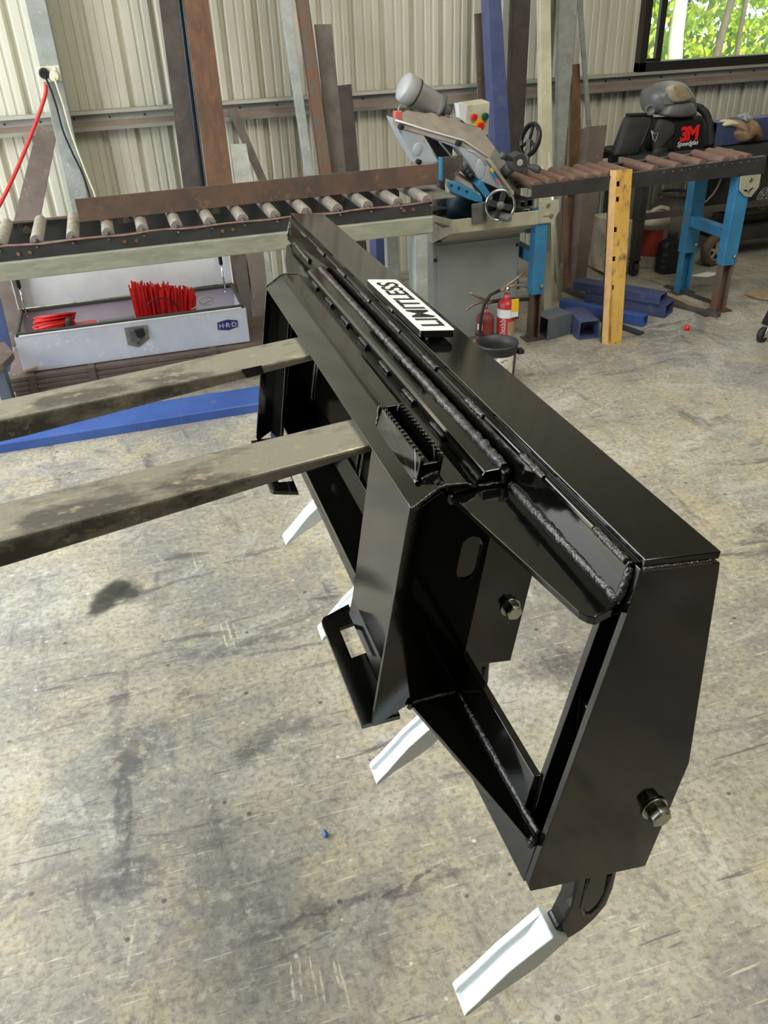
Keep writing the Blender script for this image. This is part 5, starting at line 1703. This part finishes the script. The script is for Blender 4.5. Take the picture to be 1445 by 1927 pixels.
x1 = at(952, 600, y=3.83)
extinguisher(x1.x, 3.83, .0475, .305, 'taller red fire extinguisher with yellow tag and white band behind the bucket', True, .12, True)
x2 = at(912, 620, y=3.86)
extinguisher(x2.x, 3.86, .048, .235, 'shorter dusty red fire extinguisher left of the tagged one', False, PI + .25, False)
bk = thing('bucket', 'black plastic bucket with a paint-splashed white label in front of the extinguishers', 'bucket', (1.617, 3.50, 0))
bc = (1.617, 3.50, 0)
MB().lathe([(0, 0), (.086, 0), (.088, .004), (.0965, .172), (.0965, .174), (.101, .176), (.101, .204), (.104, .205), (.104, .214), (.096, .214), (.093, .165), (.084, .008), (0, .008)], bc, (0, 0, 1), 40).build('body', mat('grey_black_plastic', (58, 58, 58), (48, 48, 50), scale=10, rough=.5), bk)
vs = []
n = 20
for k in range(n + 1):
    a = math.radians(175 + 128 * k / n)
    for z in (.015, .166):
        r = .0886 + (.0965 - .088) * (z / .168)
        vs.append((bc[0] + r * math.cos(a), bc[1] + r * math.sin(a), z))
MB().add(vs, [(2 * k, 2 * k + 2, 2 * k + 3, 2 * k + 1) for k in range(n)], True).build('label', mat('splashed_white_label', (232, 230, 222), (206, 196, 176), (70, 58, 46), scale=8, rough=.5, c3lo=.52, c3hi=.6, c3scale=22), bk, label='white label splashed with brown')
MB().box(bc[0] + .095, bc[0] + .125, 3.45, 3.49, .15, .172).build('handle_lug', RUBBER, bk, .003)

# ------------------------------------------------------------------ offcuts and scrap on the floor
def boxtube(name, label, a, b, w, h, t, m, zc=None):
    a, b = Vector(a), Vector(b)
    z = h / 2 if zc is None else zc
    a.z = z
    b.z = z
    return tag(MB().rhs(a, b, w, h, t).build(name, m, None, .002), label, 'steel offcut', 'blue tube offcuts on the floor')


boxtube('square_tube', 'large grey-blue square tube offcut on the floor next to the saw-side leg', (2.10, 3.985, 0), (2.27, 4.03, 0), .125, .125, .006, BLUEGREY)
a = at(1108, 643, z=0)
boxtube('square_tube', 'short wide blue square tube offcut with its open end toward the camera', (2.335, 3.86, 0), (2.37, 4.10, 0), .115, .105, .005, BLUESTEEL)
boxtube('rectangular_tube', 'long blue tube offcut with an orange rusty end behind the yellow bar', (2.735, 3.925, 0), (2.44, 4.38, 0), .055, .06, .004, BLUEBR, .032)
boxtube('rectangular_tube', 'lower of two crossed blue tube offcuts right of the yellow bar', (2.96, 4.03, 0), (2.66, 4.44, 0), .13, .075, .004, BLUESTEEL, .038)
boxtube('rectangular_tube', 'upper blue tube offcut with rusty end lying on the other', (2.915, 4.04, 0), (2.60, 4.50, 0), .10, .055, .004, BLUESTEEL, .105)


def strip(label, a, b, w, h, m, name='flat_bar', z0=0.0):
    A_, B_2 = at(*a, z=z0), at(*b, z=z0)
    A_.z = B_2.z = z0 + h / 2
    return tag(MB().bar(A_, B_2, w, h).build(name, m, None, .001), label, 'scrap steel', 'scrap pieces on the floor')


strip('dark flat strip on the floor between blue offcuts and yellow bar base', (1118, 598), (1206, 630), .05, .012, RAILDARK)
strip('long dark bar on the floor behind the grey-blue tube offcut', (1062, 548), (1150, 578), .05, .02, RUSTDARK)
strip('dark flat piece behind the crossed blue offcuts', (1112, 548), (1200, 552), .10, .02, RUSTDARK)
strip('orange-brown wooden strip on the floor, middle of the scrap by the right leg', (1232, 545), (1336, 592), .045, .012, CARD, 'wood_strip')
strip('dark brown strip lying along the wooden one', (1252, 540), (1362, 578), .035, .012, RUSTDARK)
strip('second dark strip at the near side of the wooden one', (1226, 548), (1330, 596), .03, .010, RUSTDARK)
strip('round-ended grey bar on the floor touching the right conveyor foot', (1260, 574), (1352, 597), .04, .022, mat('grey_scrap', (92, 88, 82), (74, 70, 66), scale=9, rough=.6), 'steel_bar')
p = at(1293, 617, z=.014)
tag(MB().ell((p.x, p.y, .0155), (.017, .017, .015), 16, 10).build('cap', REDLOGO), 'small red plastic cap lying on the floor', 'cap')
for (px, py), sz, lb in (((1327, 517), (.10, .05), 'torn white paper scrap beside the machine wheel'), ((1354, 516), (.035, .015), 'tiny white paper scrap right of the larger one')):
    p = at(px, py, z=.003)
    tag(MB().ext([(p.x - sz[0], p.y + sz[1] * .4, .002), (p.x - sz[0] * .2, p.y - sz[1], .002), (p.x + sz[0], p.y - sz[1] * .4, .003), (p.x + sz[0] * .5, p.y + sz[1], .002)], (0, 0, .002)).build('paper_scrap', PAPER), lb, 'paper')
p = at(1432, 556, z=.002)
cvs = [at(px, py, z=.003) for px, py in ((1401, 555), (1422, 548), (1450, 549), (1475, 548), (1475, 580), (1445, 566), (1420, 562))]
tag(MB().ext(cvs, (0, 0, .012)).build('cardboard_sheet', CARD, None, .003), 'crumpled brown cardboard on the floor at the right edge', 'cardboard')
p = at(612, 1569, z=.003)
tag(MB().ell((p.x, p.y, .0048), (.006, .012, .004), 10, 6).build('plastic_chip', BLUEBR), 'tiny blue plastic chip on the floor', 'scrap')
# trolley leg with castor at the right edge
tl_ = thing('trolley', 'red trolley leg with a black castor at the right edge', 'trolley', (3.16, 3.47, 0))
cc = at(1433, 640, y=3.47)
w_ = MB().lathe([(0, -.014), (.030, -.016), (.040, -.012), (.040, .012), (.030, .016), (0, .014)], (cc.x, 3.47, .041), (.35, -1, 0), 28).build('castor_wheel', RUBBER, tl_)
MB().ext([(cc.x - .012, 3.446, .03), (cc.x + .03, 3.446, .03), (cc.x + .045, 3.446, .085), (cc.x + .005, 3.446, .09)], (.0, .006, 0)).build('castor_fork', CHROME, w_, .001)
MB().box(cc.x + .0, cc.x + .07, 3.45, 3.50, .088, .096).build('castor_plate', CHROME, w_)
MB().hexa([(cc.x + .005, 3.445, .096), (cc.x + .09, 3.445, .096), (cc.x + .09, 3.505, .096), (cc.x + .005, 3.505, .096), (cc.x + .028, 3.445, .16), (cc.x + .12, 3.445, .16), (cc.x + .12, 3.505, .16), (cc.x + .028, 3.505, .16)]).build('boot', PLASTB, tl_, .003)
MB().hexa([(cc.x + .028, 3.445, .16), (cc.x + .16, 3.445, .16), (cc.x + .16, 3.505, .16), (cc.x + .028, 3.505, .16), (cc.x + .04, 3.445, .22), (cc.x + .42, 3.445, .22), (cc.x + .42, 3.505, .22), (cc.x + .04, 3.505, .22)]).build('frame', RED, tl_, .004)

# ------------------------------------------------------------------ power outlet, cords, red hose
oq = [at(px, py, y=5.352) for px, py in ((68, 126), (111, 123), (117, 152), (74, 156))]
pw = thing('power_outlet', 'cream double power outlet on the galvanised column', 'power outlet', (oq[0].x, 5.35, oq[3].z))
MB().ext([q + Vector((0, 0, 0)) for q in oq], (0, .008, 0)).build('plate', CREAMPL, pw, .003)
for px, py, m, nm in ((83, 138, PLASTB, 'black_plug'), (102, 143, CREAMPL, 'white_plug')):
    p = at(px, py, y=5.352)
    MB().cyl((p.x, 5.352, p.z), (p.x, 5.325, p.z), .029, .024, n=20).build(nm, m, pw, .003)
p = at(101, 130, y=5.352)
MB().cyl((p.x, 5.352, p.z), (p.x, 5.346, p.z), .012, n=14).build('switch', WHITE, pw)


def cord(name, label, pts, r, m):
    P = [at(px, py, y=yy) for px, py, yy in pts]
    Q = []
    for i in range(len(P) - 1):
        p_1, p0_, p1_, p2_ = P[max(i - 1, 0)], P[i], P[i + 1], P[min(i + 2, len(P) - 1)]
        for k in range(6):
            t_ = k / 6
            Q.append(.5 * ((2 * p0_) + (p1_ - p_1) * t_ + (2 * p_1 - 5 * p0_ + 4 * p1_ - p2_) * t_ * t_ + (3 * p0_ - p_1 - 3 * p1_ + p2_) * t_ ** 3))
    Q.append(P[-1])
    return tag(MB().tube(Q, r, 8).build(name, m), label, 'cord')


cord('hanging_cable', 'black cord hanging from the outlet down the galvanised column', ((84, 143, 5.325), (94, 165, 5.33), (106, 200, 5.33), (118, 245, 5.33), (135, 285, 5.33), (152, 320, 5.33), (163, 350, 5.33), (172, 385, 5.33), (180, 440, 5.33)), .0055, PLASTB)
cord('hanging_cable', 'cream cord hanging from the outlet right of the black one', ((102, 146, 5.325), (110, 170, 5.33), (120, 200, 5.33), (131, 240, 5.33), (143, 275, 5.33), (158, 315, 5.33), (170, 345, 5.33), (180, 372, 5.33), (192, 430, 5.33)), .0055, WCORD)
cord('air_hose', 'red hose hanging from below the outlet to the left edge', ((86, 160, 5.33), (86, 175, 5.32), (77, 205, 5.30), (62, 245, 5.26), (44, 290, 5.2), (22, 340, 5.1), (-2, 388, 5.0), (-30, 435, 4.9)), .010, REDCORD)
